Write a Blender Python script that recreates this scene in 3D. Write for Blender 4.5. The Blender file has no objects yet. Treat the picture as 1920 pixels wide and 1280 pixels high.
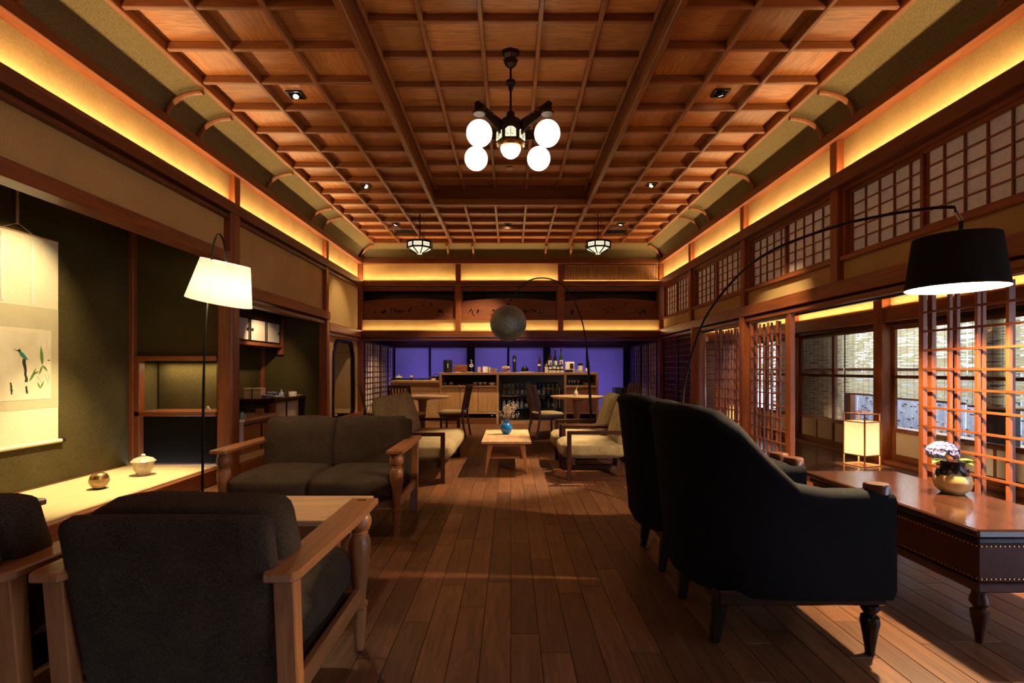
import bpy, bmesh, math, random
from mathutils import Vector, Matrix, noise
from mathutils.geometry import tessellate_polygon
RND = random.Random(11)
PI = math.pi
scene = bpy.context.scene
COL = scene.collection

# ------------------------------------------------------------------ camera, world, exposure
cam_data = bpy.data.cameras.new('camera')
cam_data.sensor_width = 36.0
cam_data.lens = 18.0                       # 960 px focal length on the 1920 px frame
cam_data.shift_x = 2.5 / 1920.0
cam_data.shift_y = 52.0 / 1920.0
cam_data.clip_start = 0.05
cam = bpy.data.objects.new('camera', cam_data)
cam.location = (0.0, 0.0, 1.2)
cam.rotation_euler = (PI / 2, 0, 0)
COL.objects.link(cam)
scene.camera = cam

world = bpy.data.worlds.new('sky')
scene.world = world
world.use_nodes = True
wbg = world.node_tree.nodes['Background']
wbg.inputs[0].default_value = (0.58, 0.72, 1.0, 1)
wbg.inputs[1].default_value = 9.5

vs = scene.view_settings
vs.view_transform = 'Standard'
vs.look = 'None'
vs.exposure = 0.0
vs.gamma = 1.0
vs.use_curve_mapping = False

WARM = (1.0, 0.64, 0.30)
WARM2 = (1.0, 0.72, 0.42)
NEUT = (1.0, 0.80, 0.56)

def area(name, loc, sx, sy, rot, power, col=WARM, spread=PI):
    l = bpy.data.lights.new(name, 'AREA')
    l.shape = 'RECTANGLE'; l.size = sx; l.size_y = sy; l.energy = power; l.color = col; l.spread = spread
    o = bpy.data.objects.new(name, l); o.location = loc; o.rotation_euler = rot; COL.objects.link(o)
    return o

def point(name, loc, power, col=WARM2, r=0.04):
    l = bpy.data.lights.new(name, 'POINT'); l.energy = power; l.color = col; l.shadow_soft_size = r
    o = bpy.data.objects.new(name, l); o.location = loc; COL.objects.link(o)
    return o

def spot(name, loc, target, power, angle, blend=0.5, col=WARM2, r=0.03):
    l = bpy.data.lights.new(name, 'SPOT'); l.energy = power; l.color = col; l.shadow_soft_size = r
    l.spot_size = math.radians(angle); l.spot_blend = blend
    o = bpy.data.objects.new(name, l); o.location = loc
    o.rotation_euler = (Vector(target) - Vector(loc)).to_track_quat('-Z', 'Y').to_euler()
    COL.objects.link(o)
    return o

# strip lights hidden on the ledges (cove lighting), one per bay
COVE = 7.5      # watts per metre
TILT = math.radians(12)   # strips lean away from the wall
def cove_x(x, y0, y1, z, k=1.0):          # strip running along Y beside a side wall
    area('cove_strip_offscreen' if y1 < abs(x) * 0.998 else 'cove_strip', (x, (y0 + y1) / 2, z), 0.02, y1 - y0, (PI, -math.copysign(TILT, x), 0), COVE * k * (y1 - y0))
def cove_y(x0, x1, y, z, k=1.0):          # strip running along X beside the end wall
    area('cove_strip', ((x0 + x1) / 2, y, z), x1 - x0, 0.02, (PI + TILT, 0, 0), COVE * k * (x1 - x0))
POST_L = [2.9, 5.73, 8.55]
POST_R = [2.90, 4.85, 6.77, 8.75]
for a, b in ((-1.4, 2.84), (2.96, 5.66), (5.80, 8.49), (8.61, 10.42)):
    cove_x(-3.055, a, b, 3.005)
for a, b in ((-1.4, 2.84), (2.96, 4.79), (4.91, 6.71), (6.83, 8.69), (8.81, 10.42)):
    cove_x(3.055, a, b, 3.005)
for a, b in ((-3.04, -1.13), (-1.01, 0.96), (1.08, 3.02)):
    cove_y(a, b, 10.44, 3.005, 0.75)
    cove_y(a, b, 10.45, 1.985, 0.45)
for a, b in ((2.2, 4.5), (4.6, 6.5), (6.75, 8.6), (8.85, 11.1)):
    cove_x(4.785, a, b, 1.99, 1.0)
cove_y(3.25, 4.75, 11.17, 1.99, 1.0)

# adjustable downlights in the coffered ceiling: position, aim, watts, beam
DOWN = [
    ((-2.01, 4.79, 3.74), (-1.3, 3.3, 0.4), 40, 52),
    ((1.95, 4.76, 3.74), (3.05, 6.5, 0.5), 330, 42),
    ((-2.03, 7.16, 3.74), (0.95, 6.1, 0.4), 520, 38),
    ((1.96, 7.12, 3.74), (0.0, 6.0, 0.2), 1300, 32),
    ((-0.05, 9.10, 3.74), (-1.0, 10.6, 0.5), 260, 58),
    ((-2.03, 9.05, 3.74), (-3.1, 9.3, 1.4), 60, 55),
    ((1.94, 9.02, 3.74), (1.2, 9.6, 0.6), 170, 44),
]
for p, t, w, ang in DOWN:
    spot('downlight_beam', p, t, w * 4.5, ang, 0.6, WARM2, 0.02)
# alcove accent lights
spot('alcove_spot', (-3.25, 4.1, 2.62), (-4.1, 4.25, 1.75), 125, 66, 0.8, (1.0, 0.80, 0.45), 0.03)
spot('alcove_spot', (-3.28, 4.7, 2.35), (-3.62, 4.5, 0.17), 420, 60, 0.7, (1.0, 0.80, 0.45), 0.03)
spot('alcove_spot', (-3.26, 7.3, 2.06), (-3.95, 7.95, 1.2), 60, 75, 0.7, WARM2, 0.02)
area('alcove_shelf_strip', (-3.62, 5.86, 1.27), 0.8, 0.02, (0, 0, 0), 7.0, (1.0, 0.78, 0.42))
area('alcove_shelf_strip', (-3.98, 7.6, 1.555), 0.02, 1.5, (0, 0, 0), 4.0, (1.0, 0.75, 0.40))
# downlights over the bar
for xb in (-2.3, -1.1, 0.2, 1.5):
    spot('bar_downlight', (xb, 11.05, 2.09), (xb, 11.35, 0.9), 75, 105, 0.7, WARM2, 0.03)
# violet wash on the panels behind the bar
VIO = (0.26, 0.18, 1.0)
for xa in (-2.2, 0.0, 2.1):
    area('violet_strip', (xa, 12.75, 0.62), 1.5, 0.08, (math.radians(118), 0, 0), 6.5, VIO)
    area('violet_strip', (xa, 13.1, 2.05), 1.5, 0.06, (math.radians(35), 0, 0), 2.2, VIO)

# ------------------------------------------------------------------ materials
def new_mat(name):
    m = bpy.data.materials.new(name); m.use_nodes = True
    nt = m.node_tree
    return m, nt, nt.nodes['Principled BSDF']

def nd(nt, t, **kw):
    n = nt.nodes.new(t)
    for k, v in kw.items(): setattr(n, k, v)
    return n

def ramp(nt, stops):
    r = nd(nt, 'ShaderNodeValToRGB'); e = r.color_ramp.elements
    while len(e) < len(stops): e.new(0.5)
    for i, (p, c) in enumerate(stops):
        e[i].position = p; e[i].color = (c[0], c[1], c[2], 1)
    return r

def bump(nt, b, h, s, d=0.01):
    n = nd(nt, 'ShaderNodeBump'); n.inputs['Strength'].default_value = s; n.inputs['Distance'].default_value = d
    nt.links.new(h, n.inputs['Height']); nt.links.new(n.outputs[0], b.inputs['Normal'])

def coords(nt, scale, jitter=7.0):
    g = nd(nt, 'ShaderNodeNewGeometry'); oi = nd(nt, 'ShaderNodeObjectInfo')
    a = nd(nt, 'ShaderNodeVectorMath', operation='ADD'); s = nd(nt, 'ShaderNodeVectorMath', operation='SCALE')
    cb = nd(nt, 'ShaderNodeCombineXYZ')
    for i in range(3): nt.links.new(oi.outputs['Random'], cb.inputs[i])
    nt.links.new(cb.outputs[0], s.inputs[0]); s.inputs['Scale'].default_value = jitter
    nt.links.new(g.outputs['Position'], a.inputs[0]); nt.links.new(s.outputs[0], a.inputs[1])
    mp = nd(nt, 'ShaderNodeMapping'); mp.inputs['Scale'].default_value = scale
    nt.links.new(a.outputs[0], mp.inputs['Vector'])
    return mp.outputs[0], oi.outputs['Random']

def wood(name, dark, light, axis='y', rough=0.45, freq=22.0, vary=0.35, swirl=1.2, spec=0.4):
    m, nt, b = new_mat(name)
    st = {'x': (0.09, 1, 1), 'y': (1, 0.09, 1), 'z': (1, 1, 0.07)}[axis]
    v, rnd = coords(nt, tuple(freq * q for q in st))
    n1 = nd(nt, 'ShaderNodeTexNoise'); n1.inputs['Scale'].default_value = 1.0; n1.inputs['Detail'].default_value = 5
    n1.inputs['Distortion'].default_value = swirl
    nt.links.new(v, n1.inputs['Vector'])
    r = ramp(nt, [(0.30, dark), (0.70, light)])
    nt.links.new(n1.outputs['Fac'], r.inputs[0])
    mr = nd(nt, 'ShaderNodeMapRange'); mr.inputs['To Min'].default_value = 1 - vary; mr.inputs['To Max'].default_value = 1 + vary
    nt.links.new(rnd, mr.inputs['Value'])
    mx = nd(nt, 'ShaderNodeVectorMath', operation='SCALE')
    nt.links.new(r.outputs[0], mx.inputs[0]); nt.links.new(mr.outputs[0], mx.inputs['Scale'])
    nt.links.new(mx.outputs[0], b.inputs['Base Color'])
    b.inputs['Roughness'].default_value = rough
    b.inputs['Specular IOR Level'].default_value = spec
    bump(nt, b, n1.outputs['Fac'], 0.15, 0.004)
    return m

def woods(name, *a, **kw):
    return {ax: wood(name + '_' + ax, *a, axis=ax, **kw) for ax in 'xyz'}

def plain(name, col, rough=0.6, metal=0.0, spec=0.4, emit=None, estr=0.0):
    m, nt, b = new_mat(name)
    b.inputs['Base Color'].default_value = (*col, 1); b.inputs['Roughness'].default_value = rough
    b.inputs['Metallic'].default_value = metal; b.inputs['Specular IOR Level'].default_value = spec
    if emit:
        b.inputs['Emission Color'].default_value = (*emit, 1); b.inputs['Emission Strength'].default_value = estr
    return m

def speckle(name, c1, c2, scale=60, rough=0.85, bmp=0.3, big=2.0, amt=0.35, spec=0.2):
    m, nt, b = new_mat(name)
    v, _ = coords(nt, (1, 1, 1), 0.0)
    n1 = nd(nt, 'ShaderNodeTexNoise'); n1.inputs['Scale'].default_value = scale; n1.inputs['Detail'].default_value = 3
    n2 = nd(nt, 'ShaderNodeTexNoise'); n2.inputs['Scale'].default_value = big; n2.inputs['Detail'].default_value = 4
    nt.links.new(v, n1.inputs['Vector']); nt.links.new(v, n2.inputs['Vector'])
    mx = nd(nt, 'ShaderNodeMix'); mx.inputs['Factor'].default_value = amt
    nt.links.new(n1.outputs['Fac'], mx.inputs[2]); nt.links.new(n2.outputs['Fac'], mx.inputs[3])
    r = ramp(nt, [(0.35, c1), (0.65, c2)])
    nt.links.new(mx.outputs[0], r.inputs[0]); nt.links.new(r.outputs[0], b.inputs['Base Color'])
    b.inputs['Roughness'].default_value = rough; b.inputs['Specular IOR Level'].default_value = spec
    bump(nt, b, n1.outputs['Fac'], bmp, 0.003)
    return m

def fabric(name, c1, c2, scale=260, rough=0.95, sheen=0.0, bmp=0.5):
    m = speckle(name, c1, c2, scale, rough, bmp, 9.0, 0.3, 0.1)
    b = m.node_tree.nodes['Principled BSDF']
    b.inputs['Sheen Weight'].default_value = sheen; b.inputs['Sheen Roughness'].default_value = 0.5
    return m

def glow(name, col, strength):
    m = bpy.data.materials.new(name); m.use_nodes = True; nt = m.node_tree
    nt.nodes.remove(nt.nodes['Principled BSDF'])
    e = nd(nt, 'ShaderNodeEmission'); e.inputs[0].default_value = (*col, 1); e.inputs[1].default_value = strength
    nt.links.new(e.outputs[0], nt.nodes['Material Output'].inputs[0])
    return m

def paper(name, col, trans=0.4):
    m = bpy.data.materials.new(name); m.use_nodes = True; nt = m.node_tree
    nt.nodes.remove(nt.nodes['Principled BSDF'])
    d = nd(nt, 'ShaderNodeBsdfDiffuse'); t = nd(nt, 'ShaderNodeBsdfTranslucent'); x = nd(nt, 'ShaderNodeMixShader')
    g = nd(nt, 'ShaderNodeNewGeometry'); n = nd(nt, 'ShaderNodeTexNoise'); n.inputs['Scale'].default_value = 25; n.inputs['Detail'].default_value = 6
    nt.links.new(g.outputs['Position'], n.inputs['Vector'])
    r = ramp(nt, [(0.3, tuple(c * 0.86 for c in col)), (0.7, col)]); nt.links.new(n.outputs['Fac'], r.inputs[0])
    nt.links.new(r.outputs[0], d.inputs[0]); nt.links.new(r.outputs[0], t.inputs[0]); x.inputs[0].default_value = trans
    nt.links.new(d.outputs[0], x.inputs[1]); nt.links.new(t.outputs[0], x.inputs[2])
    nt.links.new(x.outputs[0], nt.nodes['Material Output'].inputs[0])
    return m

def reed(name, col, col2, trans, openness, hscale=95.0):
    """split-reed blind: fine horizontal reeds, thin dark gaps one can see through"""
    m = bpy.data.materials.new(name); m.use_nodes = True; nt = m.node_tree
    nt.nodes.remove(nt.nodes['Principled BSDF'])
    g = nd(nt, 'ShaderNodeNewGeometry'); mp = nd(nt, 'ShaderNodeMapping'); mp.inputs['Scale'].default_value = (1, 3.5, hscale)
    nt.links.new(g.outputs['Position'], mp.inputs['Vector'])
    n = nd(nt, 'ShaderNodeTexNoise'); n.inputs['Scale'].default_value = 1.0; n.inputs['Detail'].default_value = 3
    nt.links.new(mp.outputs[0], n.inputs['Vector'])
    r = ramp(nt, [(0.32, col2), (0.62, col)]); nt.links.new(n.outputs['Fac'], r.inputs[0])
    d = nd(nt, 'ShaderNodeBsdfDiffuse'); t = nd(nt, 'ShaderNodeBsdfTranslucent'); x = nd(nt, 'ShaderNodeMixShader'); x.inputs[0].default_value = trans
    nt.links.new(r.outputs[0], d.inputs[0]); nt.links.new(r.outputs[0], t.inputs[0])
    nt.links.new(d.outputs[0], x.inputs[1]); nt.links.new(t.outputs[0], x.inputs[2])
    tr = nd(nt, 'ShaderNodeBsdfTransparent'); y = nd(nt, 'ShaderNodeMixShader')
    th = nd(nt, 'ShaderNodeMath', operation='LESS_THAN'); th.inputs[1].default_value = openness
    nt.links.new(n.outputs['Fac'], th.inputs[0]); nt.links.new(th.outputs[0], y.inputs[0])
    nt.links.new(x.outputs[0], y.inputs[1]); nt.links.new(tr.outputs[0], y.inputs[2])
    nt.links.new(y.outputs[0], nt.nodes['Material Output'].inputs[0])
    return m

def glass(name, col=(1, 1, 1), refl=0.06):
    m = bpy.data.materials.new(name); m.use_nodes = True; nt = m.node_tree
    nt.nodes.remove(nt.nodes['Principled BSDF'])
    t = nd(nt, 'ShaderNodeBsdfTransparent'); t.inputs[0].default_value = (*col, 1)
    gl = nd(nt, 'ShaderNodeBsdfGlossy'); gl.inputs['Roughness'].default_value = 0.03
    x = nd(nt, 'ShaderNodeMixShader'); x.inputs[0].default_value = refl
    nt.links.new(t.outputs[0], x.inputs[1]); nt.links.new(gl.outputs[0], x.inputs[2])
    nt.links.new(x.outputs[0], nt.nodes['Material Output'].inputs[0])
    return m

BEAM = woods('cedar_beam', (0.11, 0.032, 0.010), (0.20, 0.060, 0.019), rough=0.42, vary=0.15)
POST = woods('cedar_post', (0.17, 0.045, 0.012), (0.29, 0.082, 0.023), rough=0.38, vary=0.15)
CEIL = woods('coffer_board', (0.34, 0.120, 0.032), (0.62, 0.255, 0.078), rough=0.42, freq=30, vary=0.28, swirl=2.2, spec=0.5)
BATT = woods('coffer_batten', (0.21, 0.072, 0.022), (0.34, 0.125, 0.040), rough=0.42, vary=0.12)
FLOOR = wood('floor_walnut', (0.075, 0.028, 0.010), (0.160, 0.066, 0.026), 'y', rough=0.40, freq=26, vary=0.32, swirl=1.6, spec=0.35)
DFLOOR = wood('corridor_floor', (0.035, 0.014, 0.008), (0.075, 0.030, 0.015), 'y', rough=0.18, freq=26, vary=0.3, spec=0.5)
OAK = woods('light_oak', (0.34, 0.17, 0.065), (0.52, 0.29, 0.12), rough=0.5, freq=34, vary=0.12)
PALE = woods('pale_ash', (0.40, 0.24, 0.12), (0.58, 0.38, 0.20), rough=0.42, freq=24, vary=0.08)
CHAIRW = woods('chair_oak', (0.25, 0.092, 0.029), (0.39, 0.160, 0.056), rough=0.36, freq=30, vary=0.10, spec=0.5)
DARKW = woods('dark_walnut', (0.030, 0.010, 0.006), (0.060, 0.020, 0.010), rough=0.34, vary=0.15, spec=0.2)
MIDW = woods('slat_chair_wood', (0.060, 0.020, 0.010), (0.115, 0.042, 0.018), rough=0.28, vary=0.1, spec=0.6)
BLACKW = woods('black_lacquer', (0.010, 0.007, 0.006), (0.016, 0.011, 0.009), rough=0.24, vary=0.1, spec=0.25)
PLASTER = speckle('ochre_plaster', (0.42, 0.275, 0.105), (0.54, 0.37, 0.15), 90, 0.9, 0.25, 1.6, 0.5)
COVEPL = speckle('cove_wall_plaster', (0.42, 0.275, 0.105), (0.54, 0.37, 0.15), 70, 0.9, 0.5, 3.5, 0.55)
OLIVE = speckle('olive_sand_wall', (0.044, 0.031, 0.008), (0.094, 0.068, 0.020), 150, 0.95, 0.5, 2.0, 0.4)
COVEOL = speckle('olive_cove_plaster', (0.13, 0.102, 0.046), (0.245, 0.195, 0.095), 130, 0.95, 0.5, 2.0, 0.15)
TATAMI = speckle('rush_mat', (0.60, 0.46, 0.22), (0.72, 0.57, 0.30), 200, 0.8, 0.3, 4.0, 0.3)
SHOJI = SHOJIW = paper('shoji_paper', (0.85, 0.81, 0.74), 0.06)
KICK = plain('white_kick_panel', (0.62, 0.54, 0.44), 0.7)
BROWN = fabric('dark_brown_weave', (0.027, 0.018, 0.012), (0.076, 0.052, 0.034), 200)
BEIGE = fabric('beige_tweed', (0.17, 0.122, 0.062), (0.38, 0.295, 0.16), 150)
CREAM = fabric('cream_seat_cloth', (0.42, 0.33, 0.17), (0.56, 0.46, 0.26), 260)
VELVET = fabric('black_velvet', (0.0040, 0.0037, 0.0045), (0.0090, 0.0083, 0.0098), 180, rough=0.9)
LEATHER = speckle('oxblood_leather', (0.040, 0.010, 0.006), (0.062, 0.016, 0.009), 40, 0.42, 0.2, 4.0, 0.4, 0.15)
BRASS = plain('aged_brass', (0.45, 0.26, 0.10), 0.35, 1.0)
GOLD = speckle('gold_glaze', (0.30, 0.16, 0.05), (0.62, 0.40, 0.16), 14, 0.28, 0.2, 5.0, 0.5, 0.6)
BLACKM = plain('black_metal', (0.012, 0.011, 0.010), 0.38, 0.6)
BLACKP = plain('black_plastic', (0.010, 0.010, 0.011), 0.3)
CHROME = plain('chrome', (0.75, 0.75, 0.78), 0.15, 1.0)
BRONZE = plain('dark_bronze', (0.035, 0.018, 0.010), 0.35, 0.7)
CERAM = plain('white_ceramic', (0.72, 0.66, 0.56), 0.25, spec=0.5)
CREAMC = speckle('mottled_cream_ceramic', (0.38, 0.30, 0.20), (0.72, 0.60, 0.42), 55, 0.35, 0.2, 20, 0.5, 0.5)
BLUEC = speckle('blue_glaze', (0.003, 0.12, 0.50), (0.008, 0.26, 0.85), 90, 0.16, 0.15, 12, 0.4, 0.6)
INDIGO = speckle('blue_white_china', (0.06, 0.08, 0.22), (0.68, 0.68, 0.66), 45, 0.25, 0.0, 20, 0.4, 0.5)
GREYB = plain('grey_blue_paint', (0.25, 0.24, 0.26), 0.8)
FUSUMA = speckle('pale_sliding_panel', (0.52, 0.50, 0.54), (0.62, 0.60, 0.64), 30, 0.9, 0.1, 2.0, 0.5)
FUSUMA2 = plain('white_cupboard_paper', (0.62, 0.53, 0.42), 0.8)
GLOBE = glow('opal_globe_light', (1.0, 0.84, 0.60), 5.5)
PANEL = glow('art_glass_light', (1.0, 0.86, 0.50), 1.6)
PANEL2 = glow('lantern_glass_light', (1.0, 0.88, 0.58), 1.15)
BULB = glow('lamp_bulb', (1.0, 0.86, 0.64), 30.0)
SPOTG = glow('spot_face', (1.0, 0.90, 0.74), 26.0)
SHADEW = paper('lit_pleated_shade', (0.92, 0.88, 0.80), 0.11)
ANDON = paper('lit_lantern_paper', (0.92, 0.86, 0.72), 0.75)
INSHADE = plain('white_shade_lining', (0.85, 0.80, 0.70), 0.8)
BLIND1 = reed('reed_blind', (0.88, 0.82, 0.60), (0.60, 0.48, 0.28), 0.6, 0.42)
STRING = plain('blind_cord', (0.05, 0.035, 0.02), 0.9)
FENCE = speckle('bleached_bamboo', (0.45, 0.50, 0.58), (0.72, 0.76, 0.82), 18, 0.8, 0.1, 6, 0.4)
OUTW = plain('pale_house_wall', (0.82, 0.78, 0.62), 0.9)
OUTD = plain('dark_outdoor_post', (0.012, 0.014, 0.014), 0.5)
GROUND = speckle('garden_earth', (0.08, 0.07, 0.05), (0.16, 0.14, 0.11), 30)
GLASS = glass('window_glass')
CGLASS = glass('cooler_glass', (0.7, 0.75, 0.8), 0.05)
CLEARG = plain('clear_tumbler', (0.55, 0.55, 0.52), 0.08, spec=0.8)
SCROLLP = speckle('scroll_silk', (0.66, 0.56, 0.36), (0.78, 0.68, 0.46), 120, 0.9, 0.0, 3.0, 0.3)
SCROLLB = speckle('scroll_brocade', (0.46, 0.38, 0.22), (0.62, 0.53, 0.33), 160, 0.9, 0.0, 8.0, 0.2)
SCROLLA = speckle('scroll_painting_ground', (0.60, 0.50, 0.32), (0.78, 0.68, 0.47), 6, 0.9, 0.0, 2.0, 0.5)
LEAF = plain('ink_green', (0.10, 0.20, 0.04), 0.9)
TEAL = plain('bird_teal', (0.03, 0.20, 0.14), 0.9)
INK = plain('ink_black', (0.03, 0.028, 0.022), 0.9)
GREENL = plain('leaf_green', (0.16, 0.26, 0.03), 0.6)
PETAL = speckle('hydrangea_petal', (0.09, 0.10, 0.34), (0.38, 0.38, 0.62), 60, 0.8, 0.0, 20, 0.4)
DRIED = speckle('dried_flower', (0.36, 0.28, 0.18), (0.66, 0.54, 0.42), 80, 0.9, 0.0, 20, 0.4)
BGREEN = plain('green_bottle_glass', (0.02, 0.05, 0.012), 0.1, spec=0.7)
BBROWN = plain('brown_bottle_glass', (0.045, 0.014, 0.004), 0.1, spec=0.7)
BDARK = plain('dark_bottle_glass', (0.008, 0.012, 0.010), 0.1, spec=0.7)
BLIME = plain('lime_bottle_glass', (0.20, 0.26, 0.04), 0.15, spec=0.7)
LABELM = plain('paper_label', (0.66, 0.60, 0.48), 0.8)
FOOD = speckle('pastry_crust', (0.40, 0.20, 0.07), (0.70, 0.50, 0.26), 60, 0.7, 0.2, 12, 0.4)
WICKER = speckle('woven_rattan', (0.36, 0.19, 0.07), (0.58, 0.33, 0.14), 55, 0.6, 0.4, 12, 0.3)

# ------------------------------------------------------------------ geometry helpers
def tag(o, label=None, cat=None, group=None, kind=None):
    if label: o['label'] = label
    if cat: o['category'] = cat
    if group: o['group'] = group
    if kind: o['kind'] = kind
    return o

def thing(name, loc=(0, 0, 0), rz=0.0, label=None, cat=None, group=None, kind=None):
    o = bpy.data.objects.new(name, None); o.empty_display_size = 0.1
    o.location = loc; o.rotation_euler = (0, 0, rz); COL.objects.link(o)
    return tag(o, label, cat, group, kind)

def link(name, me, parent=None, loc=(0, 0, 0), rot=(0, 0, 0)):
    o = bpy.data.objects.new(name, me); o.location = loc; o.rotation_euler = rot
    o.parent = parent; COL.objects.link(o)
    return o

def pyd(name, verts, faces, mat, smooth=False):
    me = bpy.data.meshes.new(name); me.from_pydata([tuple(v) for v in verts], [], faces); me.update()
    me.materials.append(mat)
    if smooth: me.polygons.foreach_set('use_smooth', [True] * len(me.polygons))
    return me

def mk(name, verts, faces, mat, parent=None, loc=(0, 0, 0), rot=(0, 0, 0), smooth=False):
    return link(name, pyd(name, verts, faces, mat, smooth), parent, loc, rot)

BOXC = {}
def box_mesh(dx, dy, dz, mat, bev):
    bev = min(bev, dx * 0.4, dy * 0.4, dz * 0.4)
    key = (round(dx, 4), round(dy, 4), round(dz, 4), mat.name, round(bev, 5))
    if key in BOXC: return BOXC[key]
    bm = bmesh.new(); bmesh.ops.create_cube(bm, size=1.0)
    for v in bm.verts: v.co = Vector((v.co.x * dx, v.co.y * dy, v.co.z * dz))
    if bev > 0: bmesh.ops.bevel(bm, geom=list(bm.edges), offset=bev, segments=1, affect='EDGES')
    me = bpy.data.meshes.new('block'); bm.to_mesh(me); bm.free(); me.materials.append(mat)
    BOXC[key] = me
    return me

def box(name, parent, mat, xr, yr, zr, bev=0.004, rot=(0, 0, 0)):
    me = box_mesh(abs(xr[1] - xr[0]), abs(yr[1] - yr[0]), abs(zr[1] - zr[0]), mat, bev)
    return link(name, me, parent, ((xr[0] + xr[1]) / 2, (yr[0] + yr[1]) / 2, (zr[0] + zr[1]) / 2), rot)

class MB:
    """collects pieces of one part into one mesh"""
    def __init__(s): s.v = []; s.f = []
    def add(s, v, f):
        n = len(s.v); s.v += [Vector(q) for q in v]; s.f += [tuple(i + n for i in q) for q in f]; return s
    def box(s, xr, yr, zr):
        v = [(x, y, z) for x in xr for y in yr for z in zr]
        return s.add(v, [(0, 1, 3, 2), (4, 6, 7, 5), (0, 4, 5, 1), (2, 3, 7, 6), (0, 2, 6, 4), (1, 5, 7, 3)])
    def bar(s, a, b, w, h, up=(0, 0, 1)):
        a = Vector(a); b = Vector(b); d = (b - a).normalized(); u = Vector(up)
        if abs(d.dot(u)) > 0.95: u = Vector((1, 0, 0))
        r = d.cross(u).normalized(); u = r.cross(d)
        v = [p + r * (i * w / 2) + u * (j * h / 2) for p in (a, b) for i in (-1, 1) for j in (-1, 1)]
        return s.add(v, [(0, 1, 3, 2), (4, 6, 7, 5), (0, 4, 5, 1), (2, 3, 7, 6), (0, 2, 6, 4), (1, 5, 7, 3)])
    def tube(s, pts, rad, n=8, cap=True):
        pts = [Vector(p) for p in pts]; rr = rad if isinstance(rad, (list, tuple)) else [rad] * len(pts)
        t0 = (pts[1] - pts[0]).normalized(); u = t0.orthogonal().normalized()
        v = []; f = []
        for i, p in enumerate(pts):
            t = ((pts[min(i + 1, len(pts) - 1)] - pts[max(i - 1, 0)])).normalized()
            u = (u - t * u.dot(t)).normalized(); w = t.cross(u)
            v += [p + (u * math.cos(2 * PI * k / n) + w * math.sin(2 * PI * k / n)) * rr[i] for k in range(n)]
        for i in range(len(pts) - 1):
            for k in range(n):
                f.append((i * n + k, i * n + (k + 1) % n, (i + 1) * n + (k + 1) % n, (i + 1) * n + k))
        if cap: f += [tuple(range(n))[::-1], tuple(range((len(pts) - 1) * n, len(pts) * n))]
        return s.add(v, f)
    def lathe(s, prof, n=20, c=(0, 0, 0), pleat=0.0):
        v = []; f = []; m = len(prof)
        for i, (r, z) in enumerate(prof):
            for k in range(n):
                q = r * (1 + (pleat if k % 2 else -pleat)); a = 2 * PI * k / n
                v.append((c[0] + q * math.cos(a), c[1] + q * math.sin(a), c[2] + z))
        for i in range(m - 1):
            for k in range(n):
                f.append((i * n + k, i * n + (k + 1) % n, (i + 1) * n + (k + 1) % n, (i + 1) * n + k))
        if prof[0][0] > 1e-4: f.append(tuple(range(n))[::-1])
        if prof[-1][0] > 1e-4: f.append(tuple(range((m - 1) * n, m * n)))
        return s.add(v, f)
    def prism(s, poly, a, b, axis):
        """2-D polygon extruded from a to b along axis; polygon in the other two axes (cyclic order)"""
        def P(p, t): return {'x': (t, p[0], p[1]), 'y': (p[0], t, p[1]), 'z': (p[0], p[1], t)}[axis]
        n = len(poly)
        v = [P(p, a) for p in poly] + [P(p, b) for p in poly]
        f = [tuple(range(n))[::-1], tuple(range(n, 2 * n))] + [(i, (i + 1) % n, n + (i + 1) % n, n + i) for i in range(n)]
        return s.add(v, f)
    def ball(s, c, r, n=10, m=7, sq=(1, 1, 1)):
        prof = [(math.sin(PI * i / m) * r, -math.cos(PI * i / m) * r) for i in range(m + 1)]
        k = len(s.v); s.lathe(prof, n)
        for v in s.v[k:]: v.x = v.x * sq[0] + c[0]; v.y = v.y * sq[1] + c[1]; v.z = v.z * sq[2] + c[2]
        return s
    def xf(s, M):
        s.v = [M @ v for v in s.v]; return s
    def build(s, name, mat, parent=None, loc=(0, 0, 0), rot=(0, 0, 0), smooth=False, auto=None, bev=0.0):
        me = bpy.data.meshes.new(name); me.from_pydata([tuple(v) for v in s.v], [], s.f); me.update()
        bm = bmesh.new(); bm.from_mesh(me)
        bmesh.ops.remove_doubles(bm, verts=bm.verts, dist=1e-5)
        bmesh.ops.recalc_face_normals(bm, faces=bm.faces)
        if bev: bmesh.ops.bevel(bm, geom=[e for e in bm.edges if e.calc_face_angle(0) > 0.6], offset=bev, segments=1, affect='EDGES')
        if smooth:
            for q in bm.faces: q.smooth = True
            for e in bm.edges:
                if e.calc_face_angle(0) > (auto or 0.7): e.smooth = False
        bm.to_mesh(me); bm.free(); me.materials.append(mat)
        return link(name, me, parent, loc, rot)

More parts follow.
